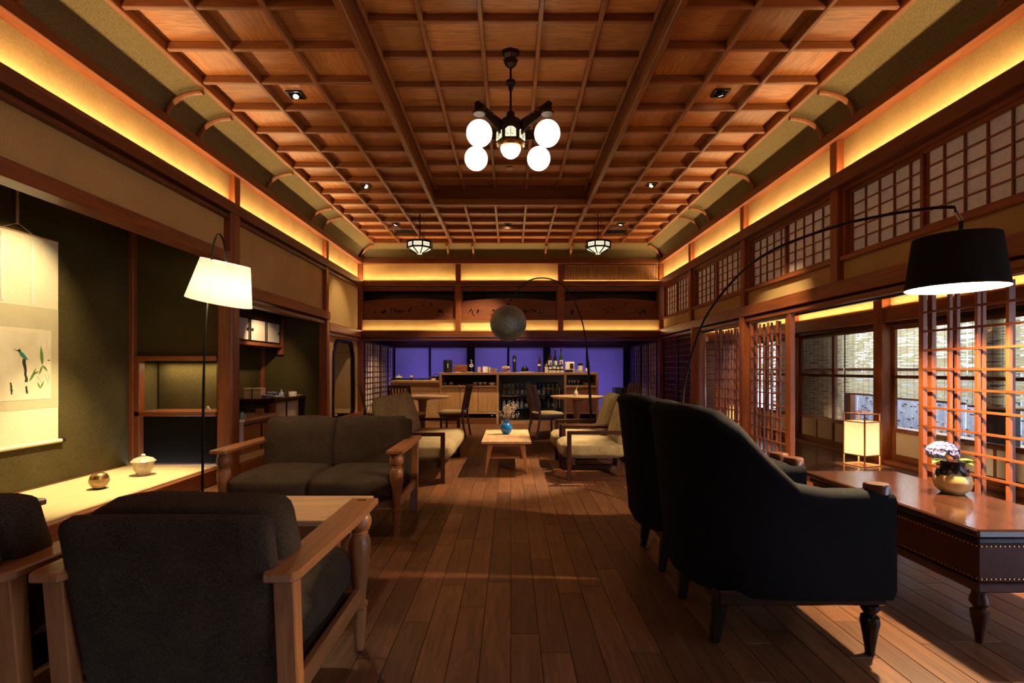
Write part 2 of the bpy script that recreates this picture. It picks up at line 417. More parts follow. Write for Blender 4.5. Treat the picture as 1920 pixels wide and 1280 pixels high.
def cushion(name, parent, mat, xr, yr, zr, r=0.05, puff=0.02, n=8, loc=None, rot=(0, 0, 0), wob=0.004, seed=0):
    """soft upholstered block with rounded edges and a gentle puff; loc/rot place the block's centre"""
    hx, hy, hz = (xr[1] - xr[0]) / 2, (yr[1] - yr[0]) / 2, (zr[1] - zr[0]) / 2
    c = ((xr[0] + xr[1]) / 2, (yr[0] + yr[1]) / 2, (zr[0] + zr[1]) / 2) if loc is None else loc
    r = min(r, hx * 0.98, hy * 0.98, hz * 0.98)
    bm = bmesh.new(); bmesh.ops.create_cube(bm, size=2.0)
    bmesh.ops.subdivide_edges(bm, edges=bm.edges[:], cuts=n, use_grid_fill=True)
    for v in bm.verts:
        q = v.co.copy()
        q = Vector([math.copysign(1 - (1 - abs(t)) ** 1.6, t) for t in q])
        p = Vector((q.x * hx, q.y * hy, q.z * hz))
        i = Vector((max(-hx + r, min(hx - r, p.x)), max(-hy + r, min(hy - r, p.y)), max(-hz + r, min(hz - r, p.z))))
        d = p - i
        p = i + d.normalized() * r if d.length > 1e-6 else p
        for ax in range(3):
            o = [k for k in range(3) if k != ax]
            if abs(v.co[ax]) > 0.99:
                p[ax] += math.copysign(puff * (1 - v.co[o[0]] ** 2) * (1 - v.co[o[1]] ** 2), v.co[ax])
        p += Vector(noise.noise_vector(p * 7 + Vector((seed * 3.1, 0, 0)))) * wob
        v.co = p
    for f in bm.faces: f.smooth = True
    me = bpy.data.meshes.new(name); bm.to_mesh(me); bm.free(); me.materials.append(mat)
    return link(name, me, parent, c, rot)

def copy_tree(o, parent=None):
    c = o.copy(); COL.objects.link(c); c.parent = parent
    for ch in list(o.children): copy_tree(ch, c)
    return c

def bez(pts, n=8):
    """Catmull-Rom through pts"""
    P = [Vector(p) for p in pts]; out = []
    for i in range(len(P) - 1):
        p0, p1, p2, p3 = P[max(i - 1, 0)], P[i], P[i + 1], P[min(i + 2, len(P) - 1)]
        for k in range(n):
            t = k / n
            out.append(0.5 * ((2 * p1) + (p2 - p0) * t + (2 * p0 - 5 * p1 + 4 * p2 - p3) * t * t + (3 * p1 - p0 - 3 * p2 + p3) * t ** 3))
    return out + [P[-1]]

# ------------------------------------------------------------------ floor
Y_REAR = -1.5
floor = tag(mk('floor', [(-3.3, Y_REAR, -0.012), (3.12, Y_REAR, -0.012), (3.12, 13.9, -0.012), (-3.3, 13.9, -0.012)], [(0, 1, 2, 3)], DARKW['y']), kind='structure')
BW = 0.128
boards = []
for i in range(-25, 25):
    x0 = i * BW; x1 = x0 + BW
    if x1 < -3.2 or x0 > 3.08: continue
    y = Y_REAR - RND.random() * 1.1
    while y < 13.7:
        L = RND.choice((0.78, 0.91, 0.91, 1.06, 1.2)); a = max(y, Y_REAR); b = min(y + L, 13.8)
        if b - a > 0.05: boards.append((x0, x1, a, b))
        y += L
def vis(bd):
    x0, x1, a, b = bd; yc = (a + b) / 2
    if b < 1.9: return 1e6 - b
    lim = max(abs(x0), abs(x1)) / max(b, 0.1)
    return 1e5 + yc if lim > 1.05 else yc
boards.sort(key=vis)
for x0, x1, a, b in boards[:300]:
    box('floorboard', floor, FLOOR, (x0 + 0.0012, x1 - 0.0012), (a + 0.001, b - 0.001), (-0.012, 0.0), 0.0015)
rest = MB()
for x0, x1, a, b in boards[300:]: rest.box((x0 + 0.0012, x1 - 0.0012), (a + 0.001, b - 0.001), (-0.012, 0.0))
tag(rest.build('floorboards_beyond', FLOOR, floor), kind='stuff')

# corridor floor beyond the lattice doors
fcor = tag(mk('floor_corridor', [(3.12, Y_REAR, -0.012), (4.95, Y_REAR, -0.012), (4.95, 11.4, -0.012), (3.12, 11.4, -0.012)], [(0, 1, 2, 3)], DARKW['y']), kind='structure')
for i in range(14):
    x0 = 3.17 + i * 0.12
    for a, b in ((Y_REAR, 2.6), (2.6, 6.1), (6.1, 9.15), (9.15, 11.3)):
        box('floorboard', fcor, DFLOOR, (x0 + 0.001, x0 + 0.119), (a + 0.001, b - 0.001), (-0.012, 0.0), 0.0015)
box('threshold_rail', fcor, POST['y'], (3.06, 3.17), (Y_REAR, 8.35), (-0.012, 0.008), 0.002)

# ------------------------------------------------------------------ ceiling
ceiling = thing('ceiling', kind='structure')
box('roof_board', ceiling, DARKW['y'], (-3.4, 3.4), (Y_REAR, 10.7), (4.03, 4.06), 0)
ROWS = [10.13 - 0.4692 * k for k in range(0, 19)]           # cross battens
ZB, ZP = 3.70, 3.772
ZB2, ZP2 = 3.92, 3.985
XS = [-2.70, -2.204, -1.708, -1.175]
XC = [-0.705, -0.235, 0.235, 0.705]
Y_NEAR = ROWS[-1]
y_rec = ROWS[5]
# panels: side strips, far strip, raised centre
for k in range(len(ROWS) - 1):
    y1, y0 = ROWS[k], ROWS[k + 1]
    for s in (-1, 1):
        for j in range(3):
            xa, xb = sorted((s * XS[j], s * XS[j + 1]))
            box('coffer_panel', ceiling, CEIL['x' if (j + k) % 2 else 'y'], (xa, xb), (y0, y1), (ZP, ZP + 0.012), 0)
    cols = [-1.175] + XC + [1.175]
    for j in range(5):
        if k < 5: box('coffer_panel', ceiling, CEIL['x' if (j + k) % 2 else 'y'], (cols[j], cols[j + 1]), (y0, y1), (ZP, ZP + 0.012), 0)
        else: box('coffer_panel', ceiling, CEIL['x'], (cols[j] * 0.98, cols[j + 1] * 0.98), (y0, y1), (ZP2, ZP2 + 0.012), 0)
hw = 0.019
for s in (-1, 1):
    for x in XS[1:3]:
        box('coffer_batten', ceiling, BATT['y'], (s * x - hw, s * x + hw), (Y_NEAR, ROWS[0]), (ZB, ZP), 0.006)
    box('coffer_edge_beam', ceiling, BATT['y'], (s * 2.725 - 0.025, s * 2.725 + 0.025), (Y_NEAR, ROWS[0] + 0.02), (ZB - 0.01, ZP + 0.01), 0.006)
    box('recess_beam', ceiling, BATT['y'], (s * 1.175 - 0.028, s * 1.175 + 0.028), (Y_NEAR, ROWS[0]), (ZB - 0.02, ZP), 0.006)
    box('recess_side', ceiling, BEAM['y'], (s * 1.165 - 0.012, s * 1.165 + 0.012), (Y_NEAR, y_rec), (ZP, ZP2), 0.0)
    box('recess_trim', ceiling, BATT['y'], (s * 1.135 - 0.016, s * 1.135 + 0.016), (Y_NEAR, y_rec), (ZB2, ZP2), 0.005)
for x in XC:
    box('coffer_batten', ceiling, BATT['y'], (x - hw, x + hw), (y_rec, ROWS[0]), (ZB, ZP), 0.006)
    box('coffer_batten', ceiling, BATT['y'], (x - hw, x + hw), (Y_NEAR, y_rec - 0.03), (ZB2, ZP2), 0.006)
box('coffer_edge_beam', ceiling, BATT['x'], (-2.75, 2.75), (ROWS[0] - 0.025, ROWS[0] + 0.025), (ZB - 0.01, ZP + 0.01), 0.006)
box('recess_beam', ceiling, BATT['x'], (-1.2, 1.2), (y_rec - 0.06, y_rec), (ZB - 0.02, ZP), 0.006)
box('recess_side', ceiling, BEAM['x'], (-1.15, 1.15), (y_rec - 0.03, y_rec - 0.005), (ZP, ZP2), 0.0)
for k, y in enumerate(ROWS[1:], 1):
    if k < 5:
        box('coffer_batten', ceiling, BATT['x'], (-2.7, 2.7), (y - hw, y + hw), (ZB + 0.006, ZP), 0.006)
    else:
        for s in (-1, 1):
            xa, xb = sorted((s * 2.7, s * 1.2))
            box('coffer_batten', ceiling, BATT['x'], (xa, xb), (y - hw, y + hw), (ZB + 0.006, ZP), 0.006)
        if k > 5: box('coffer_batten', ceiling, BATT['x'], (-1.13, 1.13), (y - hw, y + hw), (ZB2 + 0.006, ZP2), 0.006)
box('ceiling_board', ceiling, CEIL['y'], (-2.75, 2.75), (Y_REAR, Y_NEAR + 0.03), (ZB, ZB + 0.02), 0)
box('smoke_detector_base', ceiling, KICK, (-0.06, 0.03), (7.02, 7.11), (ZP2 - 0.03, ZP2), 0.012)
# dark ventilation grilles in the far coffers
for s in (-1, 1):
    g = box('vent_grille', ceiling, BLACKP, (s * 1.95 - 0.2, s * 1.95 + 0.2), (ROWS[1] - 0.42, ROWS[1] - 0.05), (ZP - 0.02, ZP - 0.002), 0.002)
    for q in range(6):
        box('slat', g, BLACKM, (-0.18, 0.18), (-0.16 + q * 0.06, -0.145 + q * 0.06), (-0.018, -0.008), 0.001)

# coved plaster between cornice and coffers, with curved ribs
def cove_pt(t, out=0.0):                     # t 0 (bottom, at the wall) .. 1 (top, at the coffers): inset, height
    a = t * PI / 2
    return (0.365 * (1 - math.cos(a)) + out * math.cos(a), 3.45 + 0.255 * math.sin(a) - out * math.sin(a))
NC = 10
XW, YW = 3.10, 10.495
def corner(i):                               # inner corner outline at step i
    ins, z = cove_pt(i / NC)
    return XW - ins, YW - ins, z
vL, vR, vB = [], [], []
for i in range(NC + 1):
    x, y, z = corner(i)
    vL += [(-x, Y_REAR, z), (-x, y, z)]; vR += [(x, Y_REAR, z), (x, y, z)]; vB += [(-x, y, z), (x, y, z)]
fs = [(2 * i, 2 * i + 1, 2 * i + 3, 2 * i + 2) for i in range(NC)]
for vv, nm in ((vL, 'cove_plaster'), (vR, 'cove_plaster'), (vB, 'cove_plaster')):
    o = mk(nm, vv, fs, COVEOL, ceiling, smooth=True)
def rib(fn):
    pts = [fn(i / 14) for i in range(15)]
    MB().tube(pts, 0.023, 8).build('cove_rib', BATT['z'], ceiling, smooth=True)
for s in (-1, 1):
    for y in (3.17, 4.55, 5.02, 6.43, 7.84, 8.31):
        rib(lambda t: (s * (XW - cove_pt(t, 0.045)[0]), y, cove_pt(t, 0.045)[1]))
    rib(lambda t: (s * (XW - cove_pt(t, 0.045)[0] - 0.01), YW - cove_pt(t, 0.045)[0] - 0.01, cove_pt(t, 0.045)[1]))
for x in (-1.27, -0.76, 0.71, 1.22):
    rib(lambda t: (x, YW - cove_pt(t, 0.045)[0], cove_pt(t, 0.045)[1]))
# cornice in two stepped mouldings
for s in (-1, 1):
    for (a, b, z0, z1) in ((3.012, 3.14, 3.345, 3.405), (3.04, 3.14, 3.405, 3.455)):
        box('cornice', ceiling, BEAM['y'], sorted((s * a, s * b)), (Y_REAR, 10.52), (z0, z1), 0.004)
for (a, z0, z1) in ((10.405, 3.345, 3.405), (10.43, 3.405, 3.455)):
    box('cornice', ceiling, BEAM['x'], (-3.1, 3.1), (a, 10.54), (z0, z1), 0.004)

# ------------------------------------------------------------------ left wall with its two alcoves
wl = thing('wall_left', kind='structure')
XL = -3.12
box('cove_panel', wl, COVEPL, (-3.2, XL), (Y_REAR, 10.6), (2.95, 3.46), 0)
box('picture_rail', wl, BEAM['y'], (-3.2, -3.02), (Y_REAR, 10.5), (2.905, 2.995), 0.004)
box('light_lip', wl, BEAM['y'], (-3.03, -3.02), (Y_REAR, 10.5), (2.99, 3.02), 0.002)
box('picture_rail', wl, BEAM['y'], (-3.2, -3.065), (Y_REAR, 10.5), (2.845, 2.885), 0.003)
box('plaster_panel', wl, PLASTER, (-3.2, XL), (Y_REAR, 5.73), (2.45, 2.96), 0)
box('plaster_panel', wl, PLASTER, (-3.2, XL), (5.73, 8.55), (2.14, 2.96), 0)
box('plaster_panel', wl, PLASTER, (-3.2, XL), (8.55, 10.6), (1.97, 2.96), 0)
for y in POST_L[1:]:
    box('post', wl, POST['z'], (-3.2, -3.055), (y - 0.06, y + 0.06), (2.0, 3.35), 0.006)
box('alcove_lintel', wl, POST['y'], (-3.21, -3.045), (Y_REAR, 5.66), (2.36, 2.475), 0.006)
box('alcove_lintel', wl, POST['y'], (-3.21, -3.03), (5.72, 8.62), (2.035, 2.165), 0.006)
box('alcove_lintel_rail', wl, POST['y'], (-3.19, -3.07), (5.74, 8.5), (1.955, 2.005), 0.004)
box('lintel', wl, POST['y'], (-3.21, -3.04), (8.62, 10.5), (1.845, 1.99), 0.006)
box('lintel_rail', wl, POST['y'], (-3.19, -3.06), (8.62, 10.5), (1.775, 1.815), 0.004)
box('post', wl, POST['z'], (-3.18, -3.04), (8.48, 8.60), (0.0, 2.035), 0.008)
box('post', wl, POST['z'], (-3.16, -3.03), (10.44, 10.56), (0.0, 3.35), 0.006)
# main alcove pillar, slightly rounded
sec = [(0.5, 0.36), (0.36, 0.5), (-0.36, 0.5), (-0.5, 0.36), (-0.5, -0.36), (-0.36, -0.5), (0.36, -0.5), (0.5, -0.36)]
MB().prism([(-3.12 + p[0] * 0.18, 5.66 + p[1] * 0.18) for p in sec], 0.0, 2.96, 'z').build('alcove_pillar', POST['z'], wl, bev=0.008)

# tokonoma (display alcove)
XA = -4.13
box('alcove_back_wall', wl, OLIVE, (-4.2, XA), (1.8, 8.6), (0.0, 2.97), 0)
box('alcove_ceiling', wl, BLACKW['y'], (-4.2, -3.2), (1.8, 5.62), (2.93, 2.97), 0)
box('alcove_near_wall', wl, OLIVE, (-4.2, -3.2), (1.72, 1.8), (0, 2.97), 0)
box('alcove_mat', wl, TATAMI, (XA, -3.16), (1.8, 5.5), (0.13, 0.168), 0.003)
box('mat_border', wl, PALE['y'], (-3.165, -3.135), (1.8, 5.55), (0.13, 0.170), 0.003)
box('alcove_sill', wl, POST['y'], (-3.2, -3.08), (1.8, 5.56), (0.0, 0.158), 0.006)
box('mat_border', wl, BEAM['y'], (XA, -4.105), (1.8, 5.5), (0.168, 0.176), 0.001)
# wall facing the room side by side with the pillar: dark upper field, lit niche, dark lower field
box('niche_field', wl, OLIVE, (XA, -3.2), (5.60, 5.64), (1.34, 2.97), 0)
box('niche_post', wl, POST['z'], (-4.135, -4.085), (5.54, 5.64), (0.168, 2.93), 0.004)
box('niche_stile', wl, POST['z'], (-4.085, -4.03), (5.55, 5.64), (0.168, 1.345), 0.004)
box('niche_rail', wl, POST['x'], (-4.09, -3.2), (5.55, 5.66), (1.295, 1.345), 0.004)
box('niche_rail', wl, POST['x'], (-4.09, -3.2), (5.55, 5.98), (0.69, 0.738), 0.004)
box('niche_back', wl, OLIVE, (-4.1, -3.2), (5.97, 6.0), (0.70, 1.36), 0)
box('niche_top', wl, BEAM['x'], (-4.1, -3.2), (5.64, 5.99), (1.345, 1.36), 0)
box('niche_back', wl, plain('near_black_board', (0.010, 0.008, 0.006), 0.9, spec=0.0), (-4.05, -3.2), (5.62, 5.64), (0.168, 0.69), 0)  # plain near-black board without gloss, fills the lower field
box('niche_side', wl, OLIVE, (-3.24, -3.2), (5.64, 6.0), (0.0, 1.36), 0)

# second alcove: writing shelf, hanging cupboard
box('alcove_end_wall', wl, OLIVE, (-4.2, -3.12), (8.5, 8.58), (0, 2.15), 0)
box('alcove_corner_post', wl, POST['z'], (-4.135, -4.075), (8.44, 8.51), (0, 1.62), 0.004)
box('alcove_ceiling', wl, DARKW['y'], (-4.2, -3.12), (5.7, 8.58), (2.12, 2.15), 0)
box('alcove_floor', wl, POST['y'], (-4.2, -3.04), (5.78, 8.5), (0.0, 0.13), 0.005)
box('alcove_floor_mat', wl, TATAMI, (-4.12, -3.1), (5.8, 8.48), (0.13, 0.15), 0.003)

# hanging cupboard with white sliding doors
cab = thing('hanging_cupboard', (-4.12, 7.3, 1.55), 0, 'small wall-hung cupboard with white paper sliding doors in the alcove', 'cupboard')
box('body', cab, DARKW['y'], (0.0, 0.31), (-1.1, 1.19), (0.05, 0.42), 0.003)
box('shelf_board', cab, POST['y'], (0.0, 0.36), (-1.1, 1.19), (0.0, 0.048), 0.004)
box('top_rail', cab, DARKW['y'], (0.27, 0.35), (-1.1, 1.19), (0.40, 0.50), 0.004)
box('end_stile', cab, POST['z'], (0.28, 0.37), (1.13, 1.19), (-0.11, 0.5), 0.004)
for q, (a, b) in enumerate(((-1.05, -0.36), (-0.34, 0.12), (0.15, 0.62), (0.65, 1.11))):
    d = box('door', cab, FUSUMA2, (0.315, 0.33), (a, b), (0.075, 0.385), 0.002)
    yc = (a + b) / 2; zc = 0.23
    for (ya, yb, za, zb) in ((a, a + 0.022, 0.06, 0.40), (b - 0.022, b, 0.06, 0.40), (a, b, 0.06, 0.08), (a, b, 0.38, 0.40)):
        box('door_frame', d, BLACKW['y'], (-0.006, 0.014), (ya - yc, yb - yc), (za - zc, zb - zc), 0.002)
    yk = (b - 0.05 if q in (1, 3) else a + 0.055) - yc
    MB().lathe([(0.0, 0), (0.024, 0.002), (0.024, 0.012), (0.017, 0.012), (0.014, 0.004), (0.0, 0.004)], 14).build('finger_pull', BLACKP, d, (0.008, yk, 0), (0, PI / 2, 0))

# writing shelf unit
wr = thing('writing_shelf', (-3.75, 7.95, 0.15), 0, 'dark-topped built-in writing shelf with small white sliding doors', 'shelf')
MB().prism([(-0.38, -0.57), (0.35, -0.57), (0.35, 0.54), (-0.38, 0.54)], 0.565, 0.62, 'z').build('top_board', DARKW['y'], wr, bev=0.004)
box('front_panel', wr, OLIVE, (-0.37, 0.24), (-0.50, -0.46), (0.0, 0.565), 0)
box('corner_post', wr, POST['z'], (0.24, 0.32), (-0.53, -0.45), (0.0, 0.565), 0.004)
box('end_post', wr, BLACKW['z'], (0.26, 0.33), (0.45, 0.53), (0.0, 0.565), 0.004)
box('body', wr, BLACKW['z'], (-0.37, 0.25), (-0.44, 0.5), (0.0, 0.56), 0)
for a, b in ((-0.44, -0.02), (0.03, 0.45)):
    d = box('door', wr, FUSUMA2, (0.26, 0.275), (a, b), (0.04, 0.55), 0.002)
    box('door_frame', d, BLACKW['z'], (-0.004, 0.012), ((b - a) / 2 - 0.02, (b - a) / 2 + 0.02), (-0.255, 0.255), 0.002)
# low chest in front of it
lc = thing('low_chest', (-3.65, 6.75, 0.15), 0, 'low chestnut-coloured wooden chest on the alcove floor behind the pillar', 'chest')
box('top_board', lc, PALE['y'], (-0.4, 0.40), (-0.5, 0.42), (0.40, 0.44), 0.004)
box('body', lc, CHAIRW['y'], (-0.37, 0.37), (-0.46, 0.40), (0.0, 0.40), 0.003)
box('frame_rail', lc, BLACKW['y'], (0.37, 0.385), (-0.46, 0.40), (0.35, 0.365), 0.001)
for yy in (-0.03, 0.37):
    box('frame_stile', lc, BLACKW['z'], (0.37, 0.385), (yy, yy + 0.012), (0.0, 0.35), 0.001)

# far bay: plaster wall with the bell-shaped opening
def bell():
    # outline in (y, z)
    half = [(9.03, 0.335), (8.985, 0.42), (8.985, 0.6), (8.99, 1.0), (9.0, 1.42), (9.01, 1.50), (9.05, 1.545), (9.06, 1.60), (9.10, 1.66), (9.16, 1.695)]
    c = 9.56
    return [(y, z) for y, z in half] + [(2 * c - y, z) for y, z in reversed(half)]
BEL = bell()
outer = [(8.58, 0.30), (8.58, 1.99), (10.5, 1.99), (10.5, 0.30)]
tri = tessellate_polygon([[Vector((p[0], p[1], 0)) for p in outer], [Vector((p[0], p[1], 0)) for p in BEL]])
allp = outer + BEL
mk('plaster_panel', [(XL, p[0], p[1]) for p in allp], [tuple(t) for t in tri], PLASTER, wl)
nB = len(BEL)
mk('opening_reveal', [(XL, p[0], p[1]) for p in BEL] + [(-3.5, p[0], p[1]) for p in BEL], [(i, (i + 1) % nB, nB + (i + 1) % nB, nB + i) for i in range(nB)], PLASTER, wl)
fr = MB()
cc = Vector((9.56, 1.0))
inn = [(cc + (Vector(p) - cc) * 0.985) for p in BEL]; out = []
for i, p in enumerate(BEL):
    a = Vector(BEL[i - 1]); b = Vector(BEL[(i + 1) % nB]); t = (b - a).normalized(); nrm = Vector((-t.y, t.x))
    if nrm.dot(Vector(p) - cc) < 0: nrm = -nrm
    out.append(Vector(p) + nrm * 0.045)
for i in range(nB - 1):
    q = [inn[i], inn[i + 1], out[i + 1], out[i]]
    fr.add([(x, p[0], p[1]) for x in (-3.16, -3.09) for p in q], [(3, 2, 1, 0), (4, 5, 6, 7), (0, 1, 5, 4), (2, 3, 7, 6)])
fr.build('opening_frame', BLACKW['z'], wl)
box('opening_back', wl, PLASTER, (-3.56, -3.5), (8.6, 10.5), (0.0, 1.99), 0)
box('ledge', wl, POST['y'], (-3.5, -2.98), (8.60, 10.5), (0.0, 0.335), 0.008)
box('outer_backing', wl, BLACKW['z'], (-4.3, -4.22), (Y_REAR, 10.6), (0, 3.0), 0)
box('outer_backing', wl, BLACKW['z'], (-3.24, -3.2), (Y_REAR, 1.75), (0, 2.5), 0)
box('outer_backing', wl, BLACKW['z'], (-4.3, -3.2), (Y_REAR, 10.6), (2.97, 3.0), 0)

# ------------------------------------------------------------------ right wall: transom windows over the corridor doors
wr_ = thing('wall_right', kind='structure')
XR = 3.12
box('cove_panel', wr_, COVEPL, (XR, 3.2), (Y_REAR, 10.6), (2.95, 3.46), 0)
box('picture_rail', wr_, BEAM['y'], (3.02, 3.2), (Y_REAR, 10.5), (2.895, 2.995), 0.004)
box('light_lip', wr_, BEAM['y'], (3.02, 3.03), (Y_REAR, 10.5), (2.99, 3.02), 0.002)
box('plaster_panel', wr_, PLASTER, (XR, 3.2), (Y_REAR, 10.6), (1.98, 2.215), 0)
box('lintel', wr_, POST['y'], (3.045, 3.2), (Y_REAR, 10.5), (1.885, 2.02), 0.006)
box('lintel_backing', wr_, BLACKW['y'], (3.16, 3.2), (Y_REAR, 10.6), (1.80, 2.0), 0)
box('door_backing', wr_, BLACKW['y'], (3.17, 3.2), (8.65, 10.6), (0.0, 1.85), 0)
box('door_head', wr_, POST['y'], (3.07, 3.19), (Y_REAR, 10.5), (1.815, 1.865), 0.004)
for y in POST_R:
    box('post', wr_, POST['z'], (3.055, 3.2), (y - 0.055, y + 0.055), (2.0, 2.9), 0.006)
    box('post', wr_, POST['z'], (3.055, 3.2), (y - 0.055, y + 0.055), (2.99, 3.35), 0.006)
box('post', wr_, POST['z'], (3.04, 3.2), (6.715, 6.825), (0.0, 1.885), 0.006)
box('post', wr_, POST['z'], (3.04, 3.2), (2.80, 2.92), (0.0, 1.885), 0.006)
box('post', wr_, POST['z'], (3.03, 3.16), (10.44, 10.56), (0.0, 3.35), 0.006)
box('post', wr_, POST['z'], (3.075, 3.13), (5.63, 5.70), (0.0, 1.83), 0.006)
# round log pillar
MB().lathe([(0.12, 0), (0.125, 0.5), (0.118, 1.2), (0.115, 1.9)], 16, (3.13, 8.55, 0)).build('log_pillar', POST['z'], wr_, smooth=True)

def shoji(name, parent, X, y0, y1, z0, z1, nc, nr, facing, pmat, wmat, st=0.032, bar=0.011, rail=None):
    """sliding lattice panel in a plane of constant X; facing = +1/-1 side the bars are on"""
    rail = rail or st
    w = box('panel', parent, pmat, (X - 0.002, X + 0.002), (y0 + 0.01, y1 - 0.01), (z0 + 0.01, z1 - 0.01), 0)
    cy, cz = (y0 + y1) / 2, (z0 + z1) / 2
    f = facing
    xr = sorted((f * 0.003, f * 0.03))
    for a, b in ((y0, y0 + st), (y1 - st, y1)): box('stile', w, wmat['z'], xr, (a - cy, b - cy), (z0 - cz, z1 - cz), 0.002)
    for a, b in ((z0, z0 + rail), (z1 - rail, z1)): box('rail', w, wmat['y'], xr, (y0 + st - cy, y1 - st - cy), (a - cz, b - cz), 0.002)
    xr = sorted((f * 0.004, f * 0.02)); xr2 = sorted((f * 0.004, f * 0.016))
    for i in range(1, nc):
        y = y0 + st + (y1 - y0 - 2 * st) * i / nc - cy
        box('bar', w, wmat['z'], xr, (y - bar / 2, y + bar / 2), (z0 - cz, z1 - cz), 0)
    for i in range(1, nr):
        z = z0 + rail + (z1 - z0 - 2 * rail) * i / nr - cz
        box('bar', w, wmat['y'], xr2, (y0 + st - cy, y1 - st - cy), (z - bar / 2, z + bar / 2), 0)
    return w

edges = [1.0, 2.9, 4.85, 6.77, 8.75, 10.44]
for i in range(5):
    a, b = edges[i] + 0.06, edges[i + 1] - 0.06
    wn = thing('window_%d' % (i + 1), kind='structure')
    box('window_frame', wn, POST['y'], (3.075, 3.19), (a, b), (2.21, 2.25), 0.003)
    box('window_frame', wn, POST['y'], (3.10, 3.19), (a, b), (2.86, 2.90), 0.003)
    box('window_frame', wn, POST['z'], (3.10, 3.19), (a, a + 0.035), (2.25, 2.86), 0.003)
    box('window_frame', wn, POST['z'], (3.10, 3.19), (b - 0.035, b), (2.25, 2.86), 0.003)
    m = (a + b) / 2
    shoji('w', wn, 3.172, m - 0.03, b - 0.035, 2.25, 2.86, 5, 5, -1, SHOJI, POST)
    shoji('w', wn, 3.150, a + 0.035, m + 0.03, 2.25, 2.86, 5, 5, -1, SHOJI, POST)

# lattice doors, two leaves slid one behind the other
def lattice(n, X, y0, y1, z1=1.815):
    d = thing('door_%d' % n, kind='structure')
    for k, xo in enumerate((0.0, 0.05)):
        a, b = (y0, y1) if k == 0 else (y0 + 0.05, y1 - 0.02)
        x = X + xo
        for p, q in ((a, a + 0.045), (b - 0.045, b)): box('stile', d, POST['z'], (x, x + 0.032), (p, q), (0.008, z1), 0.002)
        box('rail', d, POST['y'], (x, x + 0.032), (a + 0.045, b - 0.045), (0.008, 0.07), 0.002)
        box('rail', d, POST['y'], (x, x + 0.032), (a + 0.045, b - 0.045), (z1 - 0.03, z1), 0.002)
        for i in range(1, 4):
            y = a + 0.045 + (b - a - 0.09) * i / 4
            box('bar', d, POST['z'], (x + 0.004, x + 0.028), (y - 0.011, y + 0.011), (0.07, z1 - 0.05), 0.001)
        if k == 0:
            for i in range(1, 12):
                z = 0.07 + (z1 - 0.12) * i / 12
                box('bar', d, POST['y'], (x - 0.004, x + 0.012), (a + 0.045, b - 0.045), (z - 0.008, z + 0.008), 0.001)
lattice(1, 3.09, 2.93, 3.88)
lattice(2, 3.09, 5.72, 6.63)
lattice(3, 3.09, 6.84, 7.75)
# dark close-latticed doors near the bar
for n, (a, b) in enumerate(((8.68, 9.55), (9.57, 10.44))):
    d = thing('door_%d' % (4 + n), kind='structure')
    box('board', d, DARKW['z'], (3.13, 3.15), (a, b), (0.0, 1.815), 0)
    for p, q in ((a, a + 0.05), (b - 0.05, b)): box('stile', d, DARKW['z'], (3.10, 3.135), (p, q), (0, 1.815), 0.002)
    for i in range(1, 9):
        y = a + 0.05 + (b - a - 0.1) * i / 9
        box('bar', d, BEAM['z'], (3.112, 3.13), (y - 0.009, y + 0.009), (0, 1.815), 0)
    for i in range(0, 17):
        z = 0.05 + 1.72 * i / 16
        box('bar', d, BEAM['y'], (3.108, 3.124), (a + 0.05, b - 0.05), (z - 0.008, z + 0.008), 0)

# ------------------------------------------------------------------ corridor outside wall with glazed doors
wc = thing('wall_corridor', kind='structure')
XO = 4.85
box('cove_panel', wc, COVEPL, (XO, 4.93), (Y_REAR, 11.3), (1.96, 2.26), 0)
box('lintel', wc, BEAM['y'], (4.755, 4.93), (Y_REAR, 11.3), (1.80, 1.975), 0.005)
box('head_rail', wc, DARKW['y'], (4.80, 4.92), (Y_REAR, 11.3), (1.745, 1.80), 0.003)
box('ceiling_board', wc, BEAM['y'], (3.14, 4.93), (Y_REAR, 11.3), (2.24, 2.27), 0)
box('sill', wc, BEAM['y'], (4.76, 4.93), (Y_REAR, 11.3), (0.0, 0.045), 0.004)
for y in (2.25, 4.55, 6.62, 8.72, 10.82):
    box('post', wc, POST['z'], (4.74, 4.93), (y - 0.08, y + 0.08), (0.0, 2.2), 0.006)
box('inner_wall', wc, BEAM['z'], (3.16, 3.2), (8.65, 11.33), (0, 2.24), 0)
box('end_wall', wc, BEAM['z'], (3.2, 4.93), (11.27, 11.33), (0, 2.0), 0)
for i in range(13):
    box('end_wall_board', wc, BEAM['x'], (3.22, 4.75), (11.24, 11.27), (0.02 + i * 0.135, 0.145 + i * 0.135), 0.004)
box('end_cove_panel', wc, COVEPL, (3.2, 4.93), (11.25, 11.33), (1.96, 2.25), 0)
box('end_lintel', wc, BEAM['x'], (3.2, 4.8), (11.14, 11.27), (1.83, 1.975), 0.004)
for x in (3.75, 4.2):
    box('end_post', wc, BEAM['z'], (x, x + 0.05), (11.2, 11.27), (0, 2.24), 0.004)
tag(box('emergency_light', None, KICK, (4.12, 4.27), (11.065, 11.14), (1.80, 1.90), 0.006), 'small white emergency light box under the corridor beam', 'lamp')
nwin = 20
